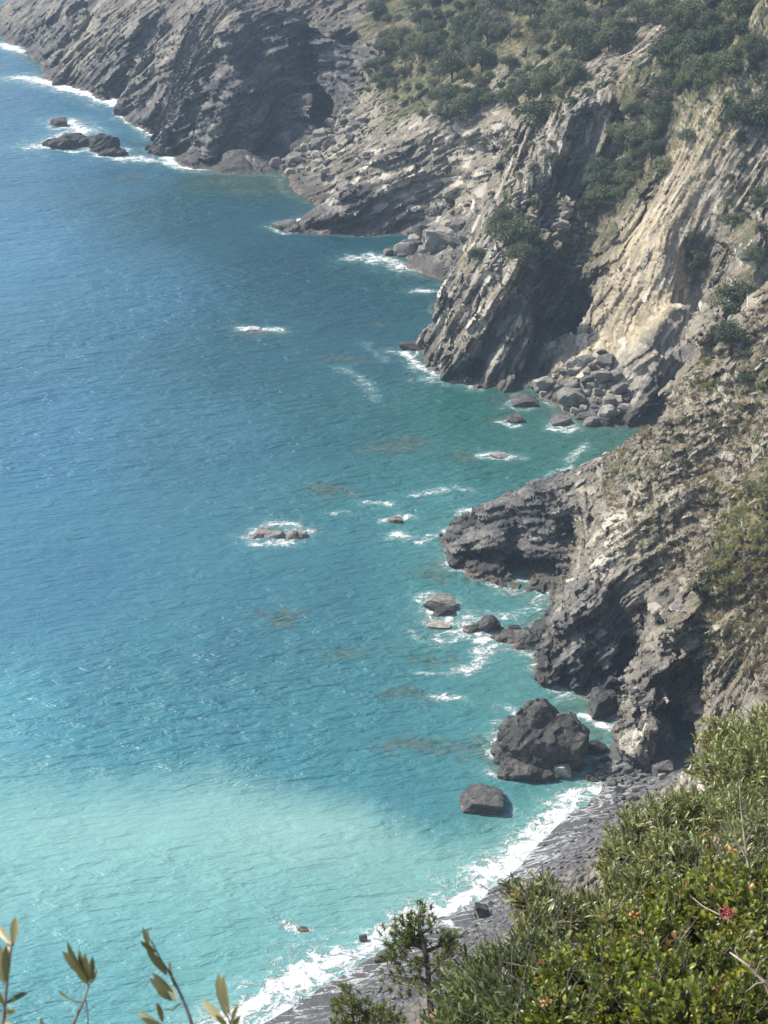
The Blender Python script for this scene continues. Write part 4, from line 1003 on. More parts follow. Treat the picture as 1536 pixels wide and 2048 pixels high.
for u, v, w, lab in ((1088, 766, 40, "large pale boulder at the left end of the rockfall, by the water"), (1138, 794, 50, "brownish boulder, the broadest in the middle of the rockfall"), (1182, 842, 36, "pale leaning slab at the lower edge of the rockfall"), (1205, 752, 34, "light upright block near the top of the rockfall"),
                     (590, 318, 40, "rounded pale boulder, the largest at the mouth of the far ravine"), (880, 486, 62, "long pale slab lying across the blocks behind the big cliff"), (808, 500, 46, "brown-grey block nearest the foam behind the big cliff")):
    p = surf(u, v + 8); p = np.array(P(u, v + 8, 0.3)) if p is None else p
    boulder_at(p, w * px(p), w * px(p) * 0.68, 'pale', rng, lab, None, sink=0.25)

# loose stones and slabs strewn over the slopes: far too many to count
def strewn(name, region, count, size, mat, seed, label, flat=0.45, zmin=1.5):
    rs = np.random.RandomState(seed); vv, ff, n = [], [], 0
    base = [rock_shape(500 + i, 2, 6, 0.03, 0.9) for i in range(6)]
    us = [p[0] for p in region]; vs = [p[1] for p in region]; k = 0
    while k < count:
        u = rs.uniform(min(us), max(us)); v = rs.uniform(min(vs), max(vs)); k += 1
        if not inside(u, v, region): continue
        p = surf(u, v)
        if p is None or p[2] < zmin: continue
        s = size[0] + (size[1] - size[0]) * rs.rand() ** 3
        b, f = base[rs.randint(6)]
        d = radians(rs.normal(32, 14)); a = rs.uniform(-.7, .7)
        q = b * np.array([s * rs.uniform(.9, 2.4), s * rs.uniform(.5, 1.0), s * flat * rs.uniform(.6, 1.3)]) * 0.6
        x = q[:, 0] * cos(d) - q[:, 2] * sin(d); z = q[:, 0] * sin(d) + q[:, 2] * cos(d); y = q[:, 1]
        q = np.c_[x * cos(a) - y * sin(a), x * sin(a) + y * cos(a), z] + p + np.array([0, -0.05 * s, 0.06 * s])
        vv.append(q); ff.append(f + n); n += len(q)
    o = mesh_obj(name, np.concatenate(vv), np.concatenate(ff), mat, kind='stuff'); o['label'] = label
    return o
strewn("loose_rubble", [(1130, 950), (1250, 870), (1350, 770), (1420, 690), (1540, 600), (1540, 980), (1420, 1080), (1300, 1180), (1180, 1140)], 950, (0.10, 0.85), M_BPALE, 3, "pale slabs and rubble strewn over the near rocky slope")
strewn("cliff_rubble", [(940, 540), (1000, 330), (1060, 190), (1200, 120), (1320, 60), (1330, 160), (1220, 220), (1180, 420), (1100, 500), (1020, 560)], 900, (0.25, 1.4), M_BPALE, 4, "pale rubble and slabs lodged on the big cliff")
strewn("ravine_scree", [(560, 330), (640, 260), (720, 170), (760, 60), (800, 70), (790, 170), (830, 240), (720, 300), (640, 350)], 900, (0.25, 1.3), M_BPALE, 5, "grey scree lying in the ravine beside the far headland")
strewn("beach_pebbles", [(1150, 1530), (1340, 1515), (1320, 1590), (1260, 1640), (1210, 1730), (1080, 1800), (960, 1900), (860, 1960), (760, 2048), (640, 2048), (760, 1960), (930, 1860), (1060, 1770), (1130, 1680), (1200, 1620), (1235, 1575)], 9000, (0.06, 0.5), M_BGREY, 6, "grey pebbles and cobbles lying on the beach", 0.6, 0.35)
# ------------------------------------------------------------------ trees and shrubs on the cliffs
def tube(pts, rad, seg=6):
    """a tapering tube through pts"""
    pts = np.asarray(pts, float); n = len(pts); vs = []; fs = []
    for i in range(n):
        t = pts[min(i + 1, n - 1)] - pts[max(i - 1, 0)]; t = t / (np.linalg.norm(t) + 1e-9)
        a = np.cross(t, [0.3, 0.9, 0.2]); a /= np.linalg.norm(a) + 1e-9; b = np.cross(t, a)
        for k in range(seg):
            w = 2 * pi * k / seg; vs.append(pts[i] + rad[i] * (cos(w) * a + sin(w) * b))
    for i in range(n - 1):
        for k in range(seg):
            fs.append((i * seg + k, i * seg + (k + 1) % seg, (i + 1) * seg + (k + 1) % seg, (i + 1) * seg + k))
    return np.array(vs), np.array(fs)
def tubes(lst, seg=6):
    V, F, n = [], [], 0
    for p, r in lst:
        v, f = tube(p, r, seg); V.append(v); F.append(f + n); n += len(v)
    return np.concatenate(V), np.concatenate(F)

def leaf_quads(c, nrm, size, rs, aspect=0.6):
    """one small bent leaf (two quads) per centre, facing roughly along nrm"""
    n = len(c); t = rs.normal(size=(n, 3)); nrm = nrm + rs.normal(size=(n, 3)) * 0.55; nrm /= np.linalg.norm(nrm, axis=1)[:, None]
    t -= (t * nrm).sum(1)[:, None] * nrm; t /= np.linalg.norm(t, axis=1)[:, None]; b = np.cross(nrm, t)
    s = size * rs.uniform(0.6, 1.3, n)[:, None]
    q = np.stack([c - t * s, c + b * s * aspect - t * s * .1 + nrm * s * .15, c + t * s, c - b * s * aspect + t * s * .1 + nrm * s * .15], 1)
    return q.reshape(-1, 3), np.arange(n * 4).reshape(n, 4)

def mat_leaf(name, c0, c1, c2, trans=0.25):
    m = NT(name)
    rnd = m.n("ObjectInfo").outputs['Random']
    t = m.math('ADD', m.math('MULTIPLY', m.noise(m.n("TexCoord").outputs['Object'], 1.1, 3, 0.6), 0.55), m.math('ADD', m.math('MULTIPLY', m.attr("tone"), 0.35), m.math('MULTIPLY', m.math('SUBTRACT', rnd, 0.3), 0.42)))
    c = m.ramp(t, [(0.3, c0), (0.52, c1), (0.78, c2)])
    a = m.bsdf(c, 0.6, **{'Specular IOR Level': 0.3})
    tr = m.n("BsdfTranslucent"); m.set(tr.inputs[0], c)
    mx = m.n("MixShader"); mx.inputs[0].default_value = trans; m.t.links.new(a, mx.inputs[1]); m.t.links.new(tr.outputs[0], mx.inputs[2])
    return m.done(mx.outputs[0])
M_OAK = mat_leaf("evergreen_leaves", (0.045, 0.066, 0.036), (0.092, 0.118, 0.062), (0.165, 0.185, 0.095))
M_SCRUB = mat_leaf("scrub_leaves", (0.11, 0.135, 0.028), (0.20, 0.215, 0.048), (0.31, 0.285, 0.075))
M_GARR = mat_leaf("grey_green_leaves", (0.070, 0.088, 0.045), (0.125, 0.145, 0.072), (0.20, 0.21, 0.105))
M_DRY = mat_leaf("dry_scrub_leaves", (0.12, 0.09, 0.055), (0.20, 0.15, 0.085), (0.30, 0.23, 0.13))
M_BARE = mat_leaf("bare_twigs", (0.10, 0.085, 0.075), (0.155, 0.135, 0.12), (0.22, 0.195, 0.17), 0.05)
m = NT("bark"); M_BARK = m.done(m.bsdf(m.ramp(m.noise(m.n("TexCoord").outputs['Object'], 6, 4), [(0.4, (0.05, 0.042, 0.035)), (0.65, (0.13, 0.11, 0.09))]), 0.9))

def tree_parts(seed, h, r, clumps, leaves, leaf, flat=0.8):
    """crown (leaf mesh) and trunk with limbs for a tree of height h and crown radius r, base at the origin"""
    rs = np.random.RandomState(seed); cc = []
    ch = h * 0.48
    for k in range(clumps):
        d = rs.normal(size=3); d /= np.linalg.norm(d); d[2] = abs(d[2]) * 1.1 - 0.35
        rr = rs.uniform(0.45, 1.0)
        cc.append(np.array([d[0] * r * rr, d[1] * r * rr, ch + d[2] * h * 0.48 * rr]))
    cc = np.array(cc); V, F, T, n = [], [], [], 0
    for c in cc:
        m = int(leaves * rs.uniform(0.6, 1.4)); cr = r * rs.uniform(0.26, 0.46)
        d = rs.normal(size=(m, 3)); d /= np.linalg.norm(d, axis=1)[:, None]
        rad = cr * rs.uniform(0.35, 1.0, m)[:, None] ** 0.6
        pos = c + d * rad * np.array([1, 1, flat])
        v, f = leaf_quads(pos, d + np.array([0, 0, .5]), leaf, rs)
        V.append(v); F.append(f + n); n += len(v); T.append(np.full(len(v), rs.rand()))
    lst = [([(0, 0, -0.4), (rs.normal() * .1, rs.normal() * .1, h * .3), (rs.normal() * .2, rs.normal() * .2, h * .62)], [h * .035, h * .026, h * .012])]
    for c in cc[::2]:
        lst.append(([(0, 0, h * rs.uniform(.18, .4)), (c * 0.5 + np.array([0, 0, h * .18])), c], [h * .016, h * .01, h * .004]))
    return (np.concatenate(V), np.concatenate(F), np.concatenate(T)), tubes(lst, 5)

def make_tree(name, seed, h, r, clumps, leaves, leaf, mat, label, cat="tree"):
    (v, f, t), (tv, tf) = tree_parts(seed, h, r, clumps, leaves, leaf)
    root = empty(name, (0, 0, -50)); tag(root, label, cat)
    mesh_obj("crown", v, f, mat, root, attrs={'tone': t}); mesh_obj("trunk", tv, tf, M_BARK, root, smooth=True)
    return root
def plant(proto, p, s, rz, label, group, sz=None):
    r = proto.copy(); COL.objects.link(r)
    r.location = p; r.scale = (s, s, sz or s); r.rotation_euler = (0, 0, rz)
    r['label'] = label; r['group'] = group
    for c in proto.children:
        d = c.copy(); COL.objects.link(d); d.parent = r
    return r
def drop(proto):
    for c in list(proto.children): bpy.data.objects.remove(c)
    bpy.data.objects.remove(proto)

OAKS = [make_tree("evergreen_tree", 900 + i, 5.0 + .5 * (i % 3), 3.0 + .3 * (i % 2), 36, 120, 0.155, (M_OAK, M_OAK, M_GARR, M_OAK, M_GARR)[i], "tree", "tree") for i in range(5)]
BARES = [make_tree("bare_tree", 930 + i, 4.4, 2.1, 20, 60, 0.10, M_BARE, "tree", "tree") for i in range(2)]
BUSH = [make_tree("shrub", 950 + i, 1.5, 1.25, 16, 60, 0.12, M_OAK, "shrub", "shrub") for i in range(3)]
SCRUB = [make_tree("shrub", 970 + i, 1.0, 1.0, 12, 55, 0.085, M_SCRUB, "shrub", "shrub") for i in range(3)]
DRYB = [make_tree("dry_shrub", 990 + i, 0.8, 0.8, 11, 50, 0.07, M_DRY, "shrub", "shrub") for i in range(3)]
trng = random.Random(11)
WOODS = [
  ([(735, -30), (1290, -30), (1285, 20), (1240, 75), (1180, 120), (1110, 185), (1040, 195), (960, 205), (905, 235), (838, 225), (832, 175), (770, 165), (742, 125), (770, 70)], 21, 190, "dark evergreen tree in the wood covering the slope above the far ravine", "trees of the wood above the ravine", OAKS, 1.0),
  ([(1300, -30), (1480, -30), (1475, 55), (1540, 95), (1540, 135), (1465, 135), (1400, 175), (1340, 165), (1335, 70)], 22, 55, "dark evergreen tree in the cluster along the top of the big cliff", "trees along the cliff top", OAKS, 1.0),
  ([(1225, 190), (1335, 150), (1335, 215), (1310, 290), (1285, 350), (1200, 415), (1135, 440), (1190, 350), (1235, 285)], 20, 50, "dark evergreen tree in the strip growing down the gully beside the pale scar", "trees of the gully strip", OAKS, .8),
]
for poly, gap, top, lab, grp, protos, sc in WOODS:
    for u, v in scatter(poly, gap, trng, top):
        p = surf(u, v + 14)
        if p is None or p[2] < 3: continue
        if float(vnoise(np.float32([u / 45]), np.float32([v / 38]), np.float32([3.3]))[0]) > 0.5: continue
        s = sc * (0.35 + 0.8 * trng.random() ** 1.4)
        plant(trng.choice(protos), p - np.array([0, 0, .5]), s, trng.uniform(0, 6.28), lab, grp, s * trng.uniform(.85, 1.25))
for u, v in ((1000, 40), (1060, 30), (1140, 60), (855, 98), (1200, 40), (1330, 95), (1020, 60), (1040, 18), (980, 20), (880, 150), (940, 110), (1120, 30), (1320, 200)):
    p = surf(u, v + 14)
    if p is not None: plant(trng.choice(BARES), p, 1.1, trng.uniform(0, 6), "greyish bare tree showing among the dark trees of the upper slopes", "bare trees among the evergreens")
for u, v, s, lab in ((1082, 235, 1.5, "dark round bush on the crag left of the vertical dark slabs"), (1030, 470, 1.35, "tall dark bush on the crest of the big ribbed cliff"), (1010, 440, 1.0, "dark bush just above the tall bush on the ribbed cliff crest"), (1040, 510, 1.0, "dark bush at the foot of the tall bush on the ribbed crest"), (1480, 600, 1.15, "dark round tree at the head of the near slope by the right cliff"), (1462, 660, .7, "small dark bush below the round tree at the head of the near slope"),
                     (1385, 520, .9, "dark bush in the gully right of the pale scar"), (1490, 235, 1.1, "dark tree left of two on the top right cliff"), (1530, 225, 1.2, "dark tree at the top right edge above the grey cliff"), (1470, 430, .7, "small dark bush on the grey cliff right of the scar"), (1525, 385, .9, "dark bush at the right edge of the grey cliff"), (1380, 260, .6, "small bush on the upper rim of the pale scar"), (1330, 330, .8, "dark bush hanging beside the top of the pale scar"), (960, 500, .7, "grey-green bush on the left shoulder of the ribbed cliff"), (1510, 490, .6, "small bush low on the grey cliff by the right edge")):
    p = surf(u, v + 12)
    if p is not None: plant(trng.choice(OAKS), p - np.array([0, 0, 1.4]), s, trng.uniform(0, 6), lab, "single trees and bushes on the cliffs", s * .9)
SLOPES = [
  ([(1420, 1000), (1540, 960), (1540, 1120), (1440, 1180), (1395, 1170), (1430, 1080)], 17, 60, "green low shrub in the bright green patch on the near slope", "green shrubs of the near slope", SCRUB, (.4, .9)),
  ([(1440, 1130), (1540, 1120), (1540, 1420), (1440, 1330), (1400, 1230)], 19, 70, "brown dry shrub on the near slope above the leafy bushes", "dry shrubs of the near slope", DRYB, (.4, 1.0)),
  ([(1240, 880), (1350, 780), (1420, 700), (1540, 610), (1540, 950), (1400, 1010), (1290, 1060), (1200, 1000)], 30, 80, "grey-green low shrub scattered on the rubble slope", "scattered shrubs of the rubble slope", SCRUB + DRYB + BUSH[:1], (.35, .9)),
  ([(1340, 60), (1540, 140), (1540, 480), (1450, 400), (1440, 240), (1350, 180)], 34, 40, "small dark shrub clinging to the cliffs at the upper right", "shrubs of the upper right cliffs", BUSH, (.5, 1.1)),
  ([(960, 460), (1000, 300), (1060, 180), (1180, 130), (1240, 120), (1200, 220), (1100, 400), (1040, 520)], 34, 40, "small dark shrub clinging to the big ribbed cliff", "shrubs of the big cliff", BUSH, (.5, 1.1)),
  ([(760, 60), (800, 100), (830, 220), (760, 220), (700, 200)], 30, 14, "small shrub on the scree of the far ravine", "shrubs of the far ravine", BUSH, (.5, .9)),
]
for poly, gap, top, lab, grp, protos, (s0, s1) in SLOPES:
    for u, v in scatter(poly, gap, trng, top):
        p = surf(u, v)
        if p is None or p[2] < 3: continue
        s = trng.uniform(s0, s1)
        plant(trng.choice(protos), p - np.array([0, 0, .12]), s, trng.uniform(0, 6.28), lab, grp, s * trng.uniform(.7, 1.1))
for q in OAKS + BARES + BUSH + SCRUB + DRYB: drop(q)

# ground cover: grass and low herbs nobody could count
def tufts(name, regions, mat, seed, label, size):
    rs = np.random.RandomState(seed); C, N, S = [], [], []
    for region, count in regions:
        us = [p[0] for p in region]; vs = [p[1] for p in region]
        for _ in range(count):
            u = rs.uniform(min(us), max(us)); v = rs.uniform(min(vs), max(vs))
            if not inside(u, v, region): continue
            p = surf(u, v)
            if p is None or p[2] < 4: continue
            k = rs.randint(10, 26); s = size * rs.uniform(.5, 1.5)
            d = rs.normal(size=(k, 3)); d[:, 2] = np.abs(d[:, 2]); d /= np.linalg.norm(d, axis=1)[:, None]
            C.append(p + d * s * rs.uniform(.3, 1, k)[:, None]); N.append(d); S.append(np.full(k, rs.rand()))
    C = np.concatenate(C); v, f = leaf_quads(C, np.concatenate(N), 0.085, rs, 0.45)
    o = mesh_obj(name, v, f, mat, attrs={'tone': np.repeat(np.concatenate(S), 4)}, kind='stuff'); o['label'] = label
A_ = [(1200, 940), (1250, 870), (1350, 775), (1420, 695), (1540, 600), (1540, 1350), (1430, 1330), (1395, 1200), (1300, 1150), (1230, 1100)]
tufts("dry_grass", [(A_, 3600), ([(1140, 120), (1260, 40), (1330, 90), (1230, 180), (1100, 260)], 250)], M_DRY, 21, "dry brown grass and herbs growing over the near slope", 0.38)
tufts("green_ground_cover", [(A_, 1900), ([(960, 460), (1060, 180), (1260, 60), (1540, 60), (1540, 560), (1450, 640), (1440, 300), (1200, 430), (1050, 540)], 900), ([(740, 60), (1280, 0), (1100, 200), (850, 230)], 500)], M_SCRUB, 22, "low green herbs growing between the rocks", 0.34)
tufts("undergrowth", [(WOODS[0][0], 4600), (WOODS[1][0], 1600), (WOODS[2][0], 900), ([(1230, 20), (1340, 30), (1345, 180), (1300, 290), (1220, 190)], 260)], M_GARR, 23, "low evergreen scrub filling the gaps between the trees", 0.8)
# ------------------------------------------------------------------ the hillside below the viewpoint
hx = np.arange(-34, 60.01, 0.5); hy = np.r_[np.arange(-3, 18, 0.25), np.arange(18, 141, 1.2)]
HX, HY = np.meshgrid(hx, hy, indexing='ij')
_fx = np.arange(-36, 62, 2.0); _fz = ground(_fx, np.full(len(_fx), 136.0))
def HILL_FOOT(x): return np.interp(x, _fx, np.maximum(_fz, -3)) - 0.6
def hill_z(x, y):
    top = 87.35 + np.clip(0.9 * (x - 0.45), -2.5, 0.8)
    zh = np.where(y < 30, top + 0.62 * (30 - y), top - 0.93 * (y - 30))
    zh = np.where(y < 1.2, np.minimum(zh, 108.3), zh); zh = np.minimum(zh, 108.3 - np.clip(y, 0, 9) * 1.35)
    pl = 106.5 - 0.385 * y
    xe = np.interp(y, [2, 5, 7, 9.5, 13, 16], [-.4, -.15, .15, 1.0, 2.2, 3.4])
    out = np.maximum(np.maximum(xe - x, (y - 14.5)), 0)
    pl = pl - 1.5 * out - 0.25 * out ** 2
    z = np.maximum(zh, pl)
    foot = HILL_FOOT(x) + 0.5 * (136 - y)
    z = z - 0.45 * np.clip(np.abs(x - 6) - 12, 0, 20) * np.clip((y - 30) / 40, 0, 1) * (x < 6)
    return np.maximum(np.maximum(z, np.where(y > 20, foot, -9)), -2.0)
hz = hill_z(HX, HY) + 0.18 * fbm(f32(HX / 1.5), f32(HY / 1.5), f32(HX * 0), 3) + np.clip((HY - 20) / 30, 0, 1) * fbm(f32(HX / 6), f32(HY / 6), f32(HX * 0), 3)
m = NT("dry_earth"); pos = m.pos(); a = m.noise(pos, 1.2, 6, 0.65); b = m.noise(pos, 9.0, 4, 0.6)
M_EARTH = m.done(m.bsdf(m.ramp(m.math('ADD', m.math('MULTIPLY', a, .6), m.math('MULTIPLY', b, .4)), [(0.36, (0.07, 0.055, 0.03)), (0.5, (0.19, 0.13, 0.07)), (0.64, (0.32, 0.225, 0.125))]), 0.9, m.bump(b, .8, .1)))
ny_ = len(hy); i_, j_ = np.meshgrid(np.arange(len(hx) - 1), np.arange(ny_ - 1), indexing='ij'); k_ = (i_ * ny_ + j_).ravel()
hs = mesh_obj("hillside", np.c_[HX.ravel(), HY.ravel(), hz.ravel()], np.stack([k_, k_ + ny_, k_ + ny_ + 1, k_ + 1], 1), M_EARTH, smooth=True, kind='structure')
hs['label'] = "steep dry earth hillside below the viewpoint"

# ------------------------------------------------------------------ the leafy bushes in front
def mat_bleaf(name, stops, under, rough=0.42, spec=0.5, trans=0.25, odd=None):
    m = NT(name)
    t = m.attr("tone")
    c = m.ramp(m.math('ADD', m.math('MULTIPLY', t, 0.75), m.math('MULTIPLY', m.noise(m.n("TexCoord").outputs['Object'], 3.0, 3), 0.3)), stops)
    if odd:
        c = m.mix(m.mr(m.attr("odd"), 0.925, 0.935), c, odd[0]); c = m.mix(m.mr(m.attr("odd"), 0.97, 0.973), c, odd[1])
    bf = m.n("NewGeometry").outputs['Backfacing']
    c2 = m.mix(bf, c, under)
    a = m.bsdf(c2, rough, **{'Specular IOR Level': spec})
    tr = m.n("BsdfTranslucent"); m.set(tr.inputs[0], m.mix(1.0, c, (0.9, 1.0, 0.45), 'MULTIPLY'))
    mx = m.n("MixShader"); mx.inputs[0].default_value = trans; m.t.links.new(a, mx.inputs[1]); m.t.links.new(tr.outputs[0], mx.inputs[2])
    return m.done(mx.outputs[0])
M_NARROW = mat_bleaf("narrow_pale_leaves", [(0.2, (0.090, 0.120, 0.034)), (0.5, (0.195, 0.226, 0.070)), (0.85, (0.37, 0.39, 0.145))], (0.27, 0.28, 0.16), .38, .6, .2, ((0.25, 0.22, 0.07), (0.30, 0.16, 0.06)))
M_BROAD = mat_bleaf("broad_bright_leaves", [(0.15, (0.047, 0.067, 0.010)), (0.5, (0.146, 0.182, 0.023)), (0.9, (0.351, 0.371, 0.058))], (0.17, 0.185, 0.06), .36, .5, .3, ((0.42, 0.40, 0.03), (0.36, 0.17, 0.07)))
M_OLIVE = mat_bleaf("dull_olive_leaves", [(0.2, (0.056, 0.084, 0.028)), (0.5, (0.118, 0.155, 0.050)), (0.85, (0.23, 0.265, 0.095))], (0.26, 0.27, 0.17), .42, .5, .2, ((0.25, 0.24, 0.12), (0.22, 0.17, 0.10)))
M_SPRIG = mat_bleaf("olive_sprig_leaves", [(0.2, (0.12, 0.115, 0.045)), (0.5, (0.22, 0.205, 0.09)), (0.85, (0.40, 0.37, 0.20))], (0.42, 0.39, 0.24), .4, .5, .22)
M_NEEDLE = mat_bleaf("pine_needles", [(0.2, (0.075, 0.106, 0.026)), (0.5, (0.150, 0.194, 0.046)), (0.85, (0.263, 0.294, 0.078))], (0.13, 0.16, 0.045), .5, .3, .2)
m = NT("grey_twig"); M_TWIG = m.done(m.bsdf(m.ramp(m.noise(m.n("TexCoord").outputs['Object'], 14, 4), [(0.4, (0.12, 0.105, 0.085)), (0.65, (0.27, 0.24, 0.20))]), 0.8))
m = NT("pale_dead_wood"); M_DEAD = m.done(m.bsdf(m.ramp(m.noise(m.n("TexCoord").outputs['Object'], 10, 4), [(0.4, (0.30, 0.25, 0.18)), (0.65, (0.52, 0.46, 0.36))]), 0.8))

LEAF = {  # outlines: (along, half width, lift), six stations
  'narrow': [(0, .02, 0), (.2, .075, .02), (.5, .115, .05), (.78, .09, .03), (1, .005, -.05)],
  'broad': [(0, .03, 0), (.2, .14, .03), (.5, .27, .06), (.78, .25, .04), (1, .02, -.03)],
  'olive': [(0, .02, 0), (.2, .08, .01), (.5, .125, .02), (.78, .095, .02), (1, .005, 0)],
}
def leaves(kind, base, along, face, length):
    """folded leaves: base points, directions, facing directions, lengths -> vertices and quads"""
    n = len(base); t = along / np.linalg.norm(along, axis=1)[:, None]
    f = face - (face * t).sum(1)[:, None] * t; f /= np.linalg.norm(f, axis=1)[:, None] + 1e-9
    s = np.cross(t, f); L = length[:, None]; rows = []
    for a, w, l in LEAF[kind]:
        mid = base + t * a * L + f * (l * L)
        rows += [mid - s * w * L + f * w * L * .35, mid, mid + s * w * L + f * w * L * .35]
    V = np.stack(rows, 1); k = len(LEAF[kind]); q = []
    for i in range(k - 1):
        for j in (0, 1): q.append((i * 3 + j, i * 3 + j + 1, i * 3 + j + 4, i * 3 + j + 3))
    Q = np.array(q); return V.reshape(-1, 3), (np.arange(n)[:, None, None] * (3 * k) + Q[None]).reshape(-1, 4), 3 * k

def bush(name, kind, lobes, mat, seed, label, shoots, per, leaf, lean=(0, 0, .6), spread=0.9, stem=0.16, cat="bush"):
    """a bush from lobes (column, row, distance, radius): shoots set all through each lobe, leaves in turn along each shoot"""
    rs = np.random.RandomState(seed)
    L = [(at(u, v, d + r * .6), r) for u, v, d, r in lobes]
    root_p = np.mean([l[0] for l in L], axis=0); root_p[2] -= max(l[1] for l in L) * 1.2
    B, A, Fc, Ln, T, O, st = [], [], [], [], [], [], []
    tot = sum(r ** 2 for _, r in L)
    lean = np.array(lean, float)
    for c, r in L:
        ns = int(shoots * r ** 2 / tot)
        for _ in range(ns):
            d = rs.normal(size=3); d /= np.linalg.norm(d)
            rr = r * rs.uniform(.25, 1.0) ** .45
            p = c + d * rr * np.array([1, 1, .85])
            dr = d * spread + lean + rs.normal(size=3) * .35; dr /= np.linalg.norm(dr)
            sl = stem * rs.uniform(.6, 1.3); bend = rs.normal(size=3) * .25 * sl
            p0 = p - dr * sl
            q0 = c + (p0 - c) * .3 - np.array([0, 0, r * .4])
            if rs.rand() < .5: st.append(([q0, (q0 + p0) / 2 + bend * .6, p0, p], [r * .012, r * .009, .0028, .0015]))
            else: st.append(([p0 - dr * sl * .5, p0, p], [.003, .0025, .0015]))
            if rs.rand() < .10:
                t_ = p + dr * stem * rs.uniform(.4, 1.3) + rs.normal(size=3) * stem * .3; st.append(([p0, p, t_], [.003, .0022, .001])); continue
            tone = rs.rand() ** 1.3; m = int(per * rs.uniform(.5, 1.3))
            s1 = np.cross(dr, [0.2, 0.1, 1.0]); s1 /= np.linalg.norm(s1) + 1e-9; s2 = np.cross(dr, s1)
            for k in range(m):
                f = (k + .5) / m; ph = k * 2.4 + rs.uniform(-.4, .4)
                out = cos(ph) * s1 + sin(ph) * s2
                op = 1.15 - .65 * f + rs.uniform(-.2, .2)
                B.append(p0 + (p - p0) * (.15 + .85 * f) + bend * f * (1 - f)); A.append(out * op + dr * (0.55 + .5 * f)); Fc.append(dr * 1.0 - out * .4 + rs.normal(size=3) * .3 + np.array([0, 0, .4]))
                Ln.append(leaf * rs.uniform(.5, 1.25) * (1 - .25 * f)); T.append(np.clip(.6 * tone + .4 * rs.rand(), 0, 1)); O.append(rs.rand())
    V, Q, k = leaves(kind, np.array(B), np.array(A), np.array(Fc), np.array(Ln))
    root = empty(name, root_p); tag(root, label, cat, "leafy bushes in front of the viewpoint")
    mesh_obj("foliage", V - root_p, Q, mat, root, smooth=True, attrs={'tone': np.repeat(T, k), 'odd': np.repeat(O, k)})
    tv, tf = tubes(st, 4)
    mesh_obj("stems", tv - root_p, tf, M_TWIG, root, smooth=True)
    return root
bush("narrow_leaved_bush", 'narrow', [(1500, 1500, 14.6, .36), (1440, 1468, 14.8, .18), (1535, 1470, 15, .25), (1440, 1530, 14.0, .22), (1510, 1570, 13.6, .40), (1565, 1530, 14.2, .36)], M_NARROW, 1, "pale olive-green bush hiding part of the rock wall, uppermost of the bushes", 800, 15, .072)
bush("narrow_leaved_bush", 'narrow', [(1330, 1660, 12.2, .27), (1260, 1670, 12, .16), (1400, 1640, 12.4, .27), (1270, 1730, 11.6, .22), (1380, 1740, 11.4, .32), (1225, 1720, 11.7, .09), (1300, 1790, 11.0, .22), (1235, 1770, 11.3, .12)], M_NARROW, 2, "large grey-green bush with narrow whorled leaves overlapping the beach", 1150, 15, .066)
bush("narrow_leaved_bush", 'narrow', [(1480, 1650, 12.0, .30), (1530, 1700, 11.5, .30), (1460, 1740, 11.0, .22)], M_NARROW, 3, "narrow-leaved bush with bare dark stems between the uppermost bush and the bright green ones", 420, 13, .062)
bush("narrow_leaved_bush", 'narrow', [(1060, 1800, 10.3, .10), (1025, 1770, 10.4, .045), (1095, 1780, 10.3, .09), (1120, 1830, 10.0, .14), (1180, 1820, 10.2, .15), (1070, 1850, 9.9, .12), (1230, 1840, 9.9, .12)], M_NARROW, 4, "low sprawling narrow-leaved bush reaching left over the grey shingle", 420, 13, .062)
bush("broad_leaved_bush", 'broad', [(1300, 1880, 9.4, .20), (1400, 1830, 9.8, .26), (1500, 1850, 9.6, .28), (1350, 1800, 10.2, .16), (1450, 1770, 10.4, .2), (1530, 1790, 10.2, .2)], M_BROAD, 5, "bright green broad-leaved bush carrying the red cluster", 900, 12, .047, (0, 0, .9))
bush("broad_leaved_bush", 'broad', [(1190, 1930, 8.7, .19), (1120, 1960, 8.4, .16), (1270, 1950, 8.6, .20), (1220, 2020, 8.2, .22), (1120, 2040, 8.0, .17)], M_BROAD, 6, "bright green broad-leaved bush next to the dull olive bush at the bottom", 720, 12, .043, (0, 0, .9))
bush("broad_leaved_bush", 'broad', [(1370, 1960, 8.5, .22), (1470, 1950, 8.6, .24), (1330, 2040, 8.0, .2), (1430, 2050, 7.9, .24), (1530, 2020, 8.1, .24)], M_BROAD, 7, "bright green broad-leaved bush with yellow leaves around the bare pale branch", 820, 12, .043, (0, 0, .9))
bush("olive_bush", 'olive', [(960, 1950, 8.9, .14), (910, 1990, 8.7, .12), (1000, 1920, 9.0, .11), (985, 2010, 8.5, .19), (905, 2050, 8.3, .13), (1030, 2040, 8.2, .16), (880, 1930, 9.0, .03)], M_OLIVE, 8, "dull dark olive bush with upright slender leaves beside the pine", 620, 15, .058, (-.55, 0, 1.0), .35, .22)
bush("olive_bush", 'olive', [(1060, 1900, 9.3, .13), (1090, 1880, 9.4, .1), (1040, 1950, 9.0, .14)], M_OLIVE, 9, "small olive bush between the sprawling narrow-leaved bush and the dull dark one", 260, 14, .055, (-.45, 0, 1.0), .4, .2)

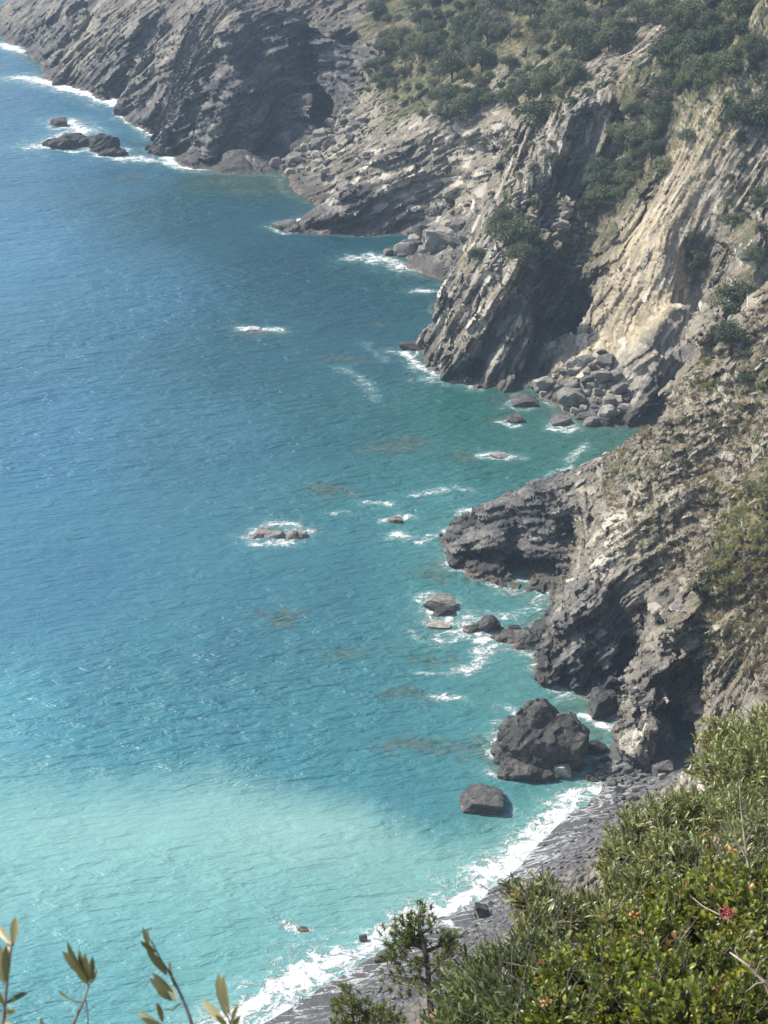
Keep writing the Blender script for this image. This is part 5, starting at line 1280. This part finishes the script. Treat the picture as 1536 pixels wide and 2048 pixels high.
def wood(name, label, cat, strokes, mat, group=None):
    """a bare branch: the main stroke and its twigs, each a list of (column, row, distance) with start and end radius"""
    P_ = [([at(*q) for q in pts], np.linspace(r0, r1, len(pts))) for pts, r0, r1 in strokes]
    o_ = P_[0][0][0]; root = empty(name, o_); tag(root, label, cat, group)
    v, f = tube(P_[0][0], P_[0][1], 7); mesh_obj("main_stem", v - o_, f, mat, root, smooth=True)
    for p, r in P_[1:]:
        v, f = tube(p, r, 5); mesh_obj("twig", v - o_, f, mat, root, smooth=True)
    return root
wood("dead_branch", "bleached bare branch sticking out of the bright green bushes at the lower right edge", "branch",
     [([(1545, 2000, 7.9), (1530, 1965, 7.9), (1500, 1935, 7.9), (1478, 1918, 7.9), (1460, 1905, 7.95)], .009, .003), ([(1500, 1935, 7.9), (1505, 1912, 7.85), (1492, 1900, 7.85)], .004, .0015), ([(1530, 1965, 7.9), (1512, 1968, 7.8), (1490, 1985, 7.75)], .005, .0015),
      ([(1478, 1918, 7.9), (1470, 1900, 7.9), (1476, 1888, 7.9)], .003, .001), ([(1512, 1948, 7.9), (1520, 1925, 7.85), (1533, 1915, 7.8)], .004, .0015)], M_DEAD)
wood("dead_branch", "thin grey bare stem slanting above the red cluster", "branch",
     [([(1470, 1850, 8.9), (1440, 1830, 8.9), (1405, 1812, 8.95), (1385, 1795, 9.0)], .004, .002), ([(1440, 1830, 8.9), (1436, 1806, 8.9)], .002, .001)], M_DEAD)
wood("dead_branch", "dark bare stems standing in the middle of the narrow-leaved bush by the right edge", "branch",
     [([(1500, 1760, 10.3), (1490, 1690, 10.4), (1482, 1620, 10.5), (1478, 1560, 10.6)], .007, .002), ([(1490, 1690, 10.4), (1515, 1640, 10.4), (1525, 1600, 10.4)], .004, .0015), ([(1495, 1720, 10.3), (1465, 1670, 10.4), (1455, 1630, 10.4)], .004, .0015)], M_TWIG)

def cluster(name, label, u, v, d, r, n, leaf, cols, seed):
    rs = np.random.RandomState(seed); c = at(u, v, d)
    dr = rs.normal(size=(n, 3)); dr /= np.linalg.norm(dr, axis=1)[:, None]
    V, Q, k = leaves('broad', dr * r * rs.uniform(.1, 1, n)[:, None] * np.array([1.2, 1, .75]), dr + rs.normal(size=(n, 3)) * .4, np.tile([[0, -.4, 1.0]], (n, 1)) + rs.normal(size=(n, 3)) * .4, leaf * rs.uniform(.6, 1.2, n))
    m = NT(name + "_petals"); mt = m.done(m.bsdf(m.ramp(m.attr("tone"), [(0.0, cols[0]), (1.0, cols[1])]), .55))
    o = mesh_obj(name, V, Q, mt, attrs={'tone': np.repeat(rs.rand(n), k)}); o.location = c
    return tag(o, label, "leaf cluster")
cluster("red_leaf_cluster", "red cluster of leaves in the bright green bush", 1455, 1826, 8.9, .030, 130, .011, ((.30, .03, .035), (.50, .11, .10)), 3)
cluster("withered_leaf_cluster", "orange withered leaves hanging below the large grey-green bush", 1268, 1832, 9.5, .026, 40, .014, ((.40, .16, .05), (.55, .30, .14)), 4)
cluster("withered_leaf_cluster", "small orange-pink withered leaves low in the bright green bushes", 1093, 2003, 7.7, .014, 14, .014, ((.40, .17, .08), (.55, .32, .2)), 5)
cluster("withered_leaf_cluster", "orange withered leaves in the narrow-leaved bush near the right edge", 1462, 1700, 10.4, .022, 22, .017, ((.38, .17, .05), (.5, .28, .1)), 6)

# ------------------------------------------------------------------ young pines
def pine(label, trunk, boughs, d, seed, rt):
    rs = np.random.RandomState(seed)
    tp = [at(u, v, d) for u, v in trunk]; o_ = tp[0]
    root = empty("pine_tree", o_); tag(root, label, "pine tree", "young pines on the slope")
    tl = [(tp, np.linspace(rt, rt * .3, len(tp)))]; nb, nd, ln, nt_ = [], [], [], []
    for u0, v0, u1, v1, k in boughs:
        a = at(u0, v0, d); b = at(u1, v1, d + rs.uniform(-.5, .5))
        tl.append(([a, (a + b) / 2 + np.array([0, 0, -.03]), b], [rt * .35, rt * .22, .006]))
        for _ in range(int(k * 2.0)):
            f = rs.uniform(.4, 1.05); c = a + (b - a) * f + rs.normal(size=3) * np.array([.10, .16, .085]); tone = rs.rand()
            ax = np.array([(b - a)[0] * .5, rs.normal() * .3, .5]); ax /= np.linalg.norm(ax)
            tl.append(([a + (b - a) * min(f, 1.0), c], [.006, .004]))
            for _ in range(38):
                dv = rs.normal(size=3); dv /= np.linalg.norm(dv); dv = dv + ax * .7; dv /= np.linalg.norm(dv)
                nb.append(c + ax * rs.uniform(-.05, .05)); nd.append(dv); ln.append(rs.uniform(.055, .10)); nt_.append(.7 * tone + .3 * rs.rand())
    nb, nd, ln = np.array(nb), np.array(nd), np.array(ln)[:, None]
    s = np.cross(nd, rs.normal(size=nd.shape)); s /= np.linalg.norm(s, axis=1)[:, None]
    V = np.stack([nb - s * .006, nb + s * .006, nb + nd * ln + s * .003, nb + nd * ln - s * .003], 1).reshape(-1, 3)
    mesh_obj("crown", V - o_, np.arange(len(V)).reshape(-1, 4), M_NEEDLE, root, attrs={'tone': np.repeat(nt_, 4)})
    tv, tf = tubes(tl, 6); mesh_obj("trunk", tv - o_, tf, M_BARK, root, smooth=True)
    return root
pine("young pine with a leaning open crown standing before the surf", [(866, 2075), (860, 2000), (856, 1940), (848, 1890), (838, 1850), (836, 1832)],
     [(850, 1900, 790, 1870, 11), (845, 1880, 800, 1855, 9), (842, 1865, 812, 1842, 7), (838, 1845, 836, 1830, 9), (838, 1845, 850, 1832, 3), (842, 1868, 872, 1845, 5), (852, 1905, 900, 1880, 9), (852, 1900, 918, 1872, 8), (856, 1925, 782, 1915, 7), (850, 1890, 775, 1890, 9), (852, 1895, 830, 1870, 9), (856, 1930, 905, 1905, 7), (860, 1965, 790, 1955, 7), (860, 1960, 770, 1948, 4), (862, 1985, 905, 1950, 6), (862, 1990, 820, 1972, 5), (860, 1950, 885, 1918, 5), (858, 1935, 835, 1915, 5)], 38.0, 3, .075)
pine("small young pine at the bottom edge left of the leaning pine", [(708, 2085), (706, 2040), (702, 2005), (700, 1995)],
     [(702, 2010, 690, 1990, 6), (703, 2015, 722, 2000, 5), (704, 2030, 675, 2015, 7), (704, 2030, 733, 2022, 7), (706, 2045, 668, 2040, 7), (706, 2045, 738, 2040, 6), (702, 2005, 701, 1992, 4), (706, 2055, 680, 2055, 6)], 37.0, 4, .045)
pine("lowest young pine between the two taller pines", [(772, 2090), (770, 2055), (768, 2030)],
     [(770, 2050, 752, 2030, 6), (770, 2050, 790, 2035, 6), (769, 2038, 768, 2024, 5), (771, 2060, 800, 2050, 5), (771, 2060, 748, 2052, 5)], 37.0, 5, .04)

# ------------------------------------------------------------------ olive sprigs close to the lens
def sprig(label, strokes, lv, seed):
    """strokes: stems as photo points with radii; lv: leaves (base u, v, tip u, v, distance, turn)"""
    rs = np.random.RandomState(seed)
    tl = [([at(*q) for q in pts], np.linspace(r0, r1, len(pts))) for pts, r0, r1 in strokes]
    o_ = tl[0][0][0]; root = empty("olive_sprig", o_); tag(root, label, "olive sprig", "olive sprigs close to the viewpoint")
    v, f = tubes(tl, 7); mesh_obj("twig", v - o_, f, M_TWIG, root, smooth=True)
    for u0, v0, u1, v1, d, turn in lv:
        a = at(u0, v0, d); b = at(u1, v1, d + rs.uniform(-.03, .03)); L = np.array([np.linalg.norm(b - a)])
        fc = np.array([[sin(turn) * .8 - .45, -cos(turn) * .7, .6]])
        V, Q, k = leaves('olive', a[None], (b - a)[None], fc, L)
        V = a + (V - a) * 1.0
        mesh_obj("leaf", V - o_, Q, M_SPRIG, root, smooth=True, attrs={'tone': np.full(len(V), rs.rand())})
    return root
sprig("olive sprig with three leaf tiers, tallest of the sprigs", [([(392, 2075, 3.3), (378, 2030, 3.3), (362, 1990, 3.3), (345, 1955, 3.3), (322, 1920, 3.3), (302, 1880, 3.3)], .0032, .0012), ([(362, 2005, 3.3), (345, 2020, 3.3), (328, 2018, 3.3)], .0015, .001)],
      [(298, 1895, 286, 1853, 3.3, .6), (304, 1890, 296, 1858, 3.3, -.6), (312, 1905, 280, 1882, 3.3, .3), (334, 1950, 292, 1898, 3.3, .8), (350, 1975, 340, 1918, 3.3, -.9), (346, 1985, 304, 1945, 3.3, .2), (344, 2000, 298, 1955, 3.3, .7), (345, 2000, 318, 1965, 3.3, -.3), (345, 2002, 312, 1980, 3.3, 0), (326, 2045, 313, 2004, 3.3, .9), (330, 2060, 276, 2022, 3.3, -.2), (340, 2065, 282, 2035, 3.3, .4), (350, 2005, 345, 1975, 3.3, 1)], 1)
sprig("olive sprig with a tight leaf tuft on a bare grey twig, second from the left", [([(135, 2075, 3.4), (150, 2040, 3.4), (168, 2000, 3.4), (178, 1968, 3.4)], .0032, .0016), ([(168, 2003, 3.4), (150, 2003, 3.4), (140, 1998, 3.4)], .0016, .001), ([(172, 2000, 3.4), (176, 2040, 3.4), (174, 2070, 3.4)], .0012, .001), ([(178, 1968, 3.4), (184, 1962, 3.4)], .0016, .001)],
      [(178, 1965, 134, 1880, 3.4, -.8), (178, 1962, 124, 1902, 3.4, .7), (176, 1960, 158, 1898, 3.4, -.2), (180, 1962, 170, 1905, 3.4, .2), (182, 1960, 185, 1912, 3.4, .9), (184, 1965, 195, 1938, 3.4, .9), (174, 1968, 150, 1930, 3.4, .4), (140, 1998, 117, 1980, 3.4, -.1), (178, 1970, 162, 1945, 3.4, -.4)], 2)
sprig("olive sprig of four broad leaves in front of the surf, rightmost of the sprigs", [([(470, 2085, 3.2), (462, 2055, 3.2), (455, 2030, 3.2)], .0026, .0014)],
      [(454, 2035, 436, 1945, 3.2, .5), (460, 2030, 448, 1948, 3.2, -.6), (452, 2048, 404, 1999, 3.2, .2), (462, 2050, 478, 2008, 3.2, -.3), (456, 2055, 430, 2030, 3.2, .7), (464, 2060, 482, 2030, 3.2, .5)], 3)
sprig("olive sprig with large dark leaves cut by the left border", [([(5, 2085, 3.0), (8, 2020, 3.0), (14, 1960, 3.0), (20, 1910, 3.0), (24, 1885, 3.0)], .0034, .0014)],
      [(26, 1892, 31, 1832, 3.0, .9), (24, 1890, -6, 1850, 3.0, .3), (24, 1900, 28, 1875, 3.0, -.8), (14, 1975, -6, 1880, 3.0, .2), (12, 1965, 12, 1890, 3.0, .8), (10, 2008, 56, 1985, 3.0, .1), (8, 2010, 36, 1998, 3.0, -.6), (10, 2030, 36, 2020, 3.0, .3), (8, 2010, -14, 1970, 3.0, .4), (8, 2045, 30, 2055, 3.0, .2), (6, 2050, 24, 2010, 3.0, -.5), (22, 1910, 16, 1885, 3.0, .5)], 4)
sprig("single pointed olive leaf tip just showing at the bottom between two sprigs", [([(92, 2090, 3.3), (88, 2065, 3.3)], .0018, .0012)], [(89, 2068, 82, 2034, 3.3, .4), (88, 2072, 70, 2050, 3.3, .1)], 5)

# ------------------------------------------------------------------ sea haze
if HAZE > 0:
    m = bpy.data.materials.new("haze_air"); m.use_nodes = True; t = m.node_tree; t.nodes.clear()
    out = t.nodes.new("ShaderNodeOutputMaterial"); pv = t.nodes.new("ShaderNodeVolumePrincipled")
    pv.inputs['Color'].default_value = (0.62, 0.80, 1.0, 1); pv.inputs['Density'].default_value = HAZE; pv.inputs['Anisotropy'].default_value = 0.0
    t.links.new(pv.outputs[0], out.inputs['Volume'])
    X0, X1, Y0, Y1, Z0, Z1 = -2600, 2600, -300, 5600, -12, 130
    hv = [(x, y, z) for x in (X0, X1) for y in (Y0, Y1) for z in (Z0, Z1)]
    hf = np.array([(0, 1, 3, 2), (4, 6, 7, 5), (0, 4, 5, 1), (2, 3, 7, 6), (0, 2, 6, 4), (1, 5, 7, 3)])
    ho = mesh_obj("haze", np.array(hv, float), hf, m, kind='stuff'); ho['label'] = "thin pale sea haze filling the air"
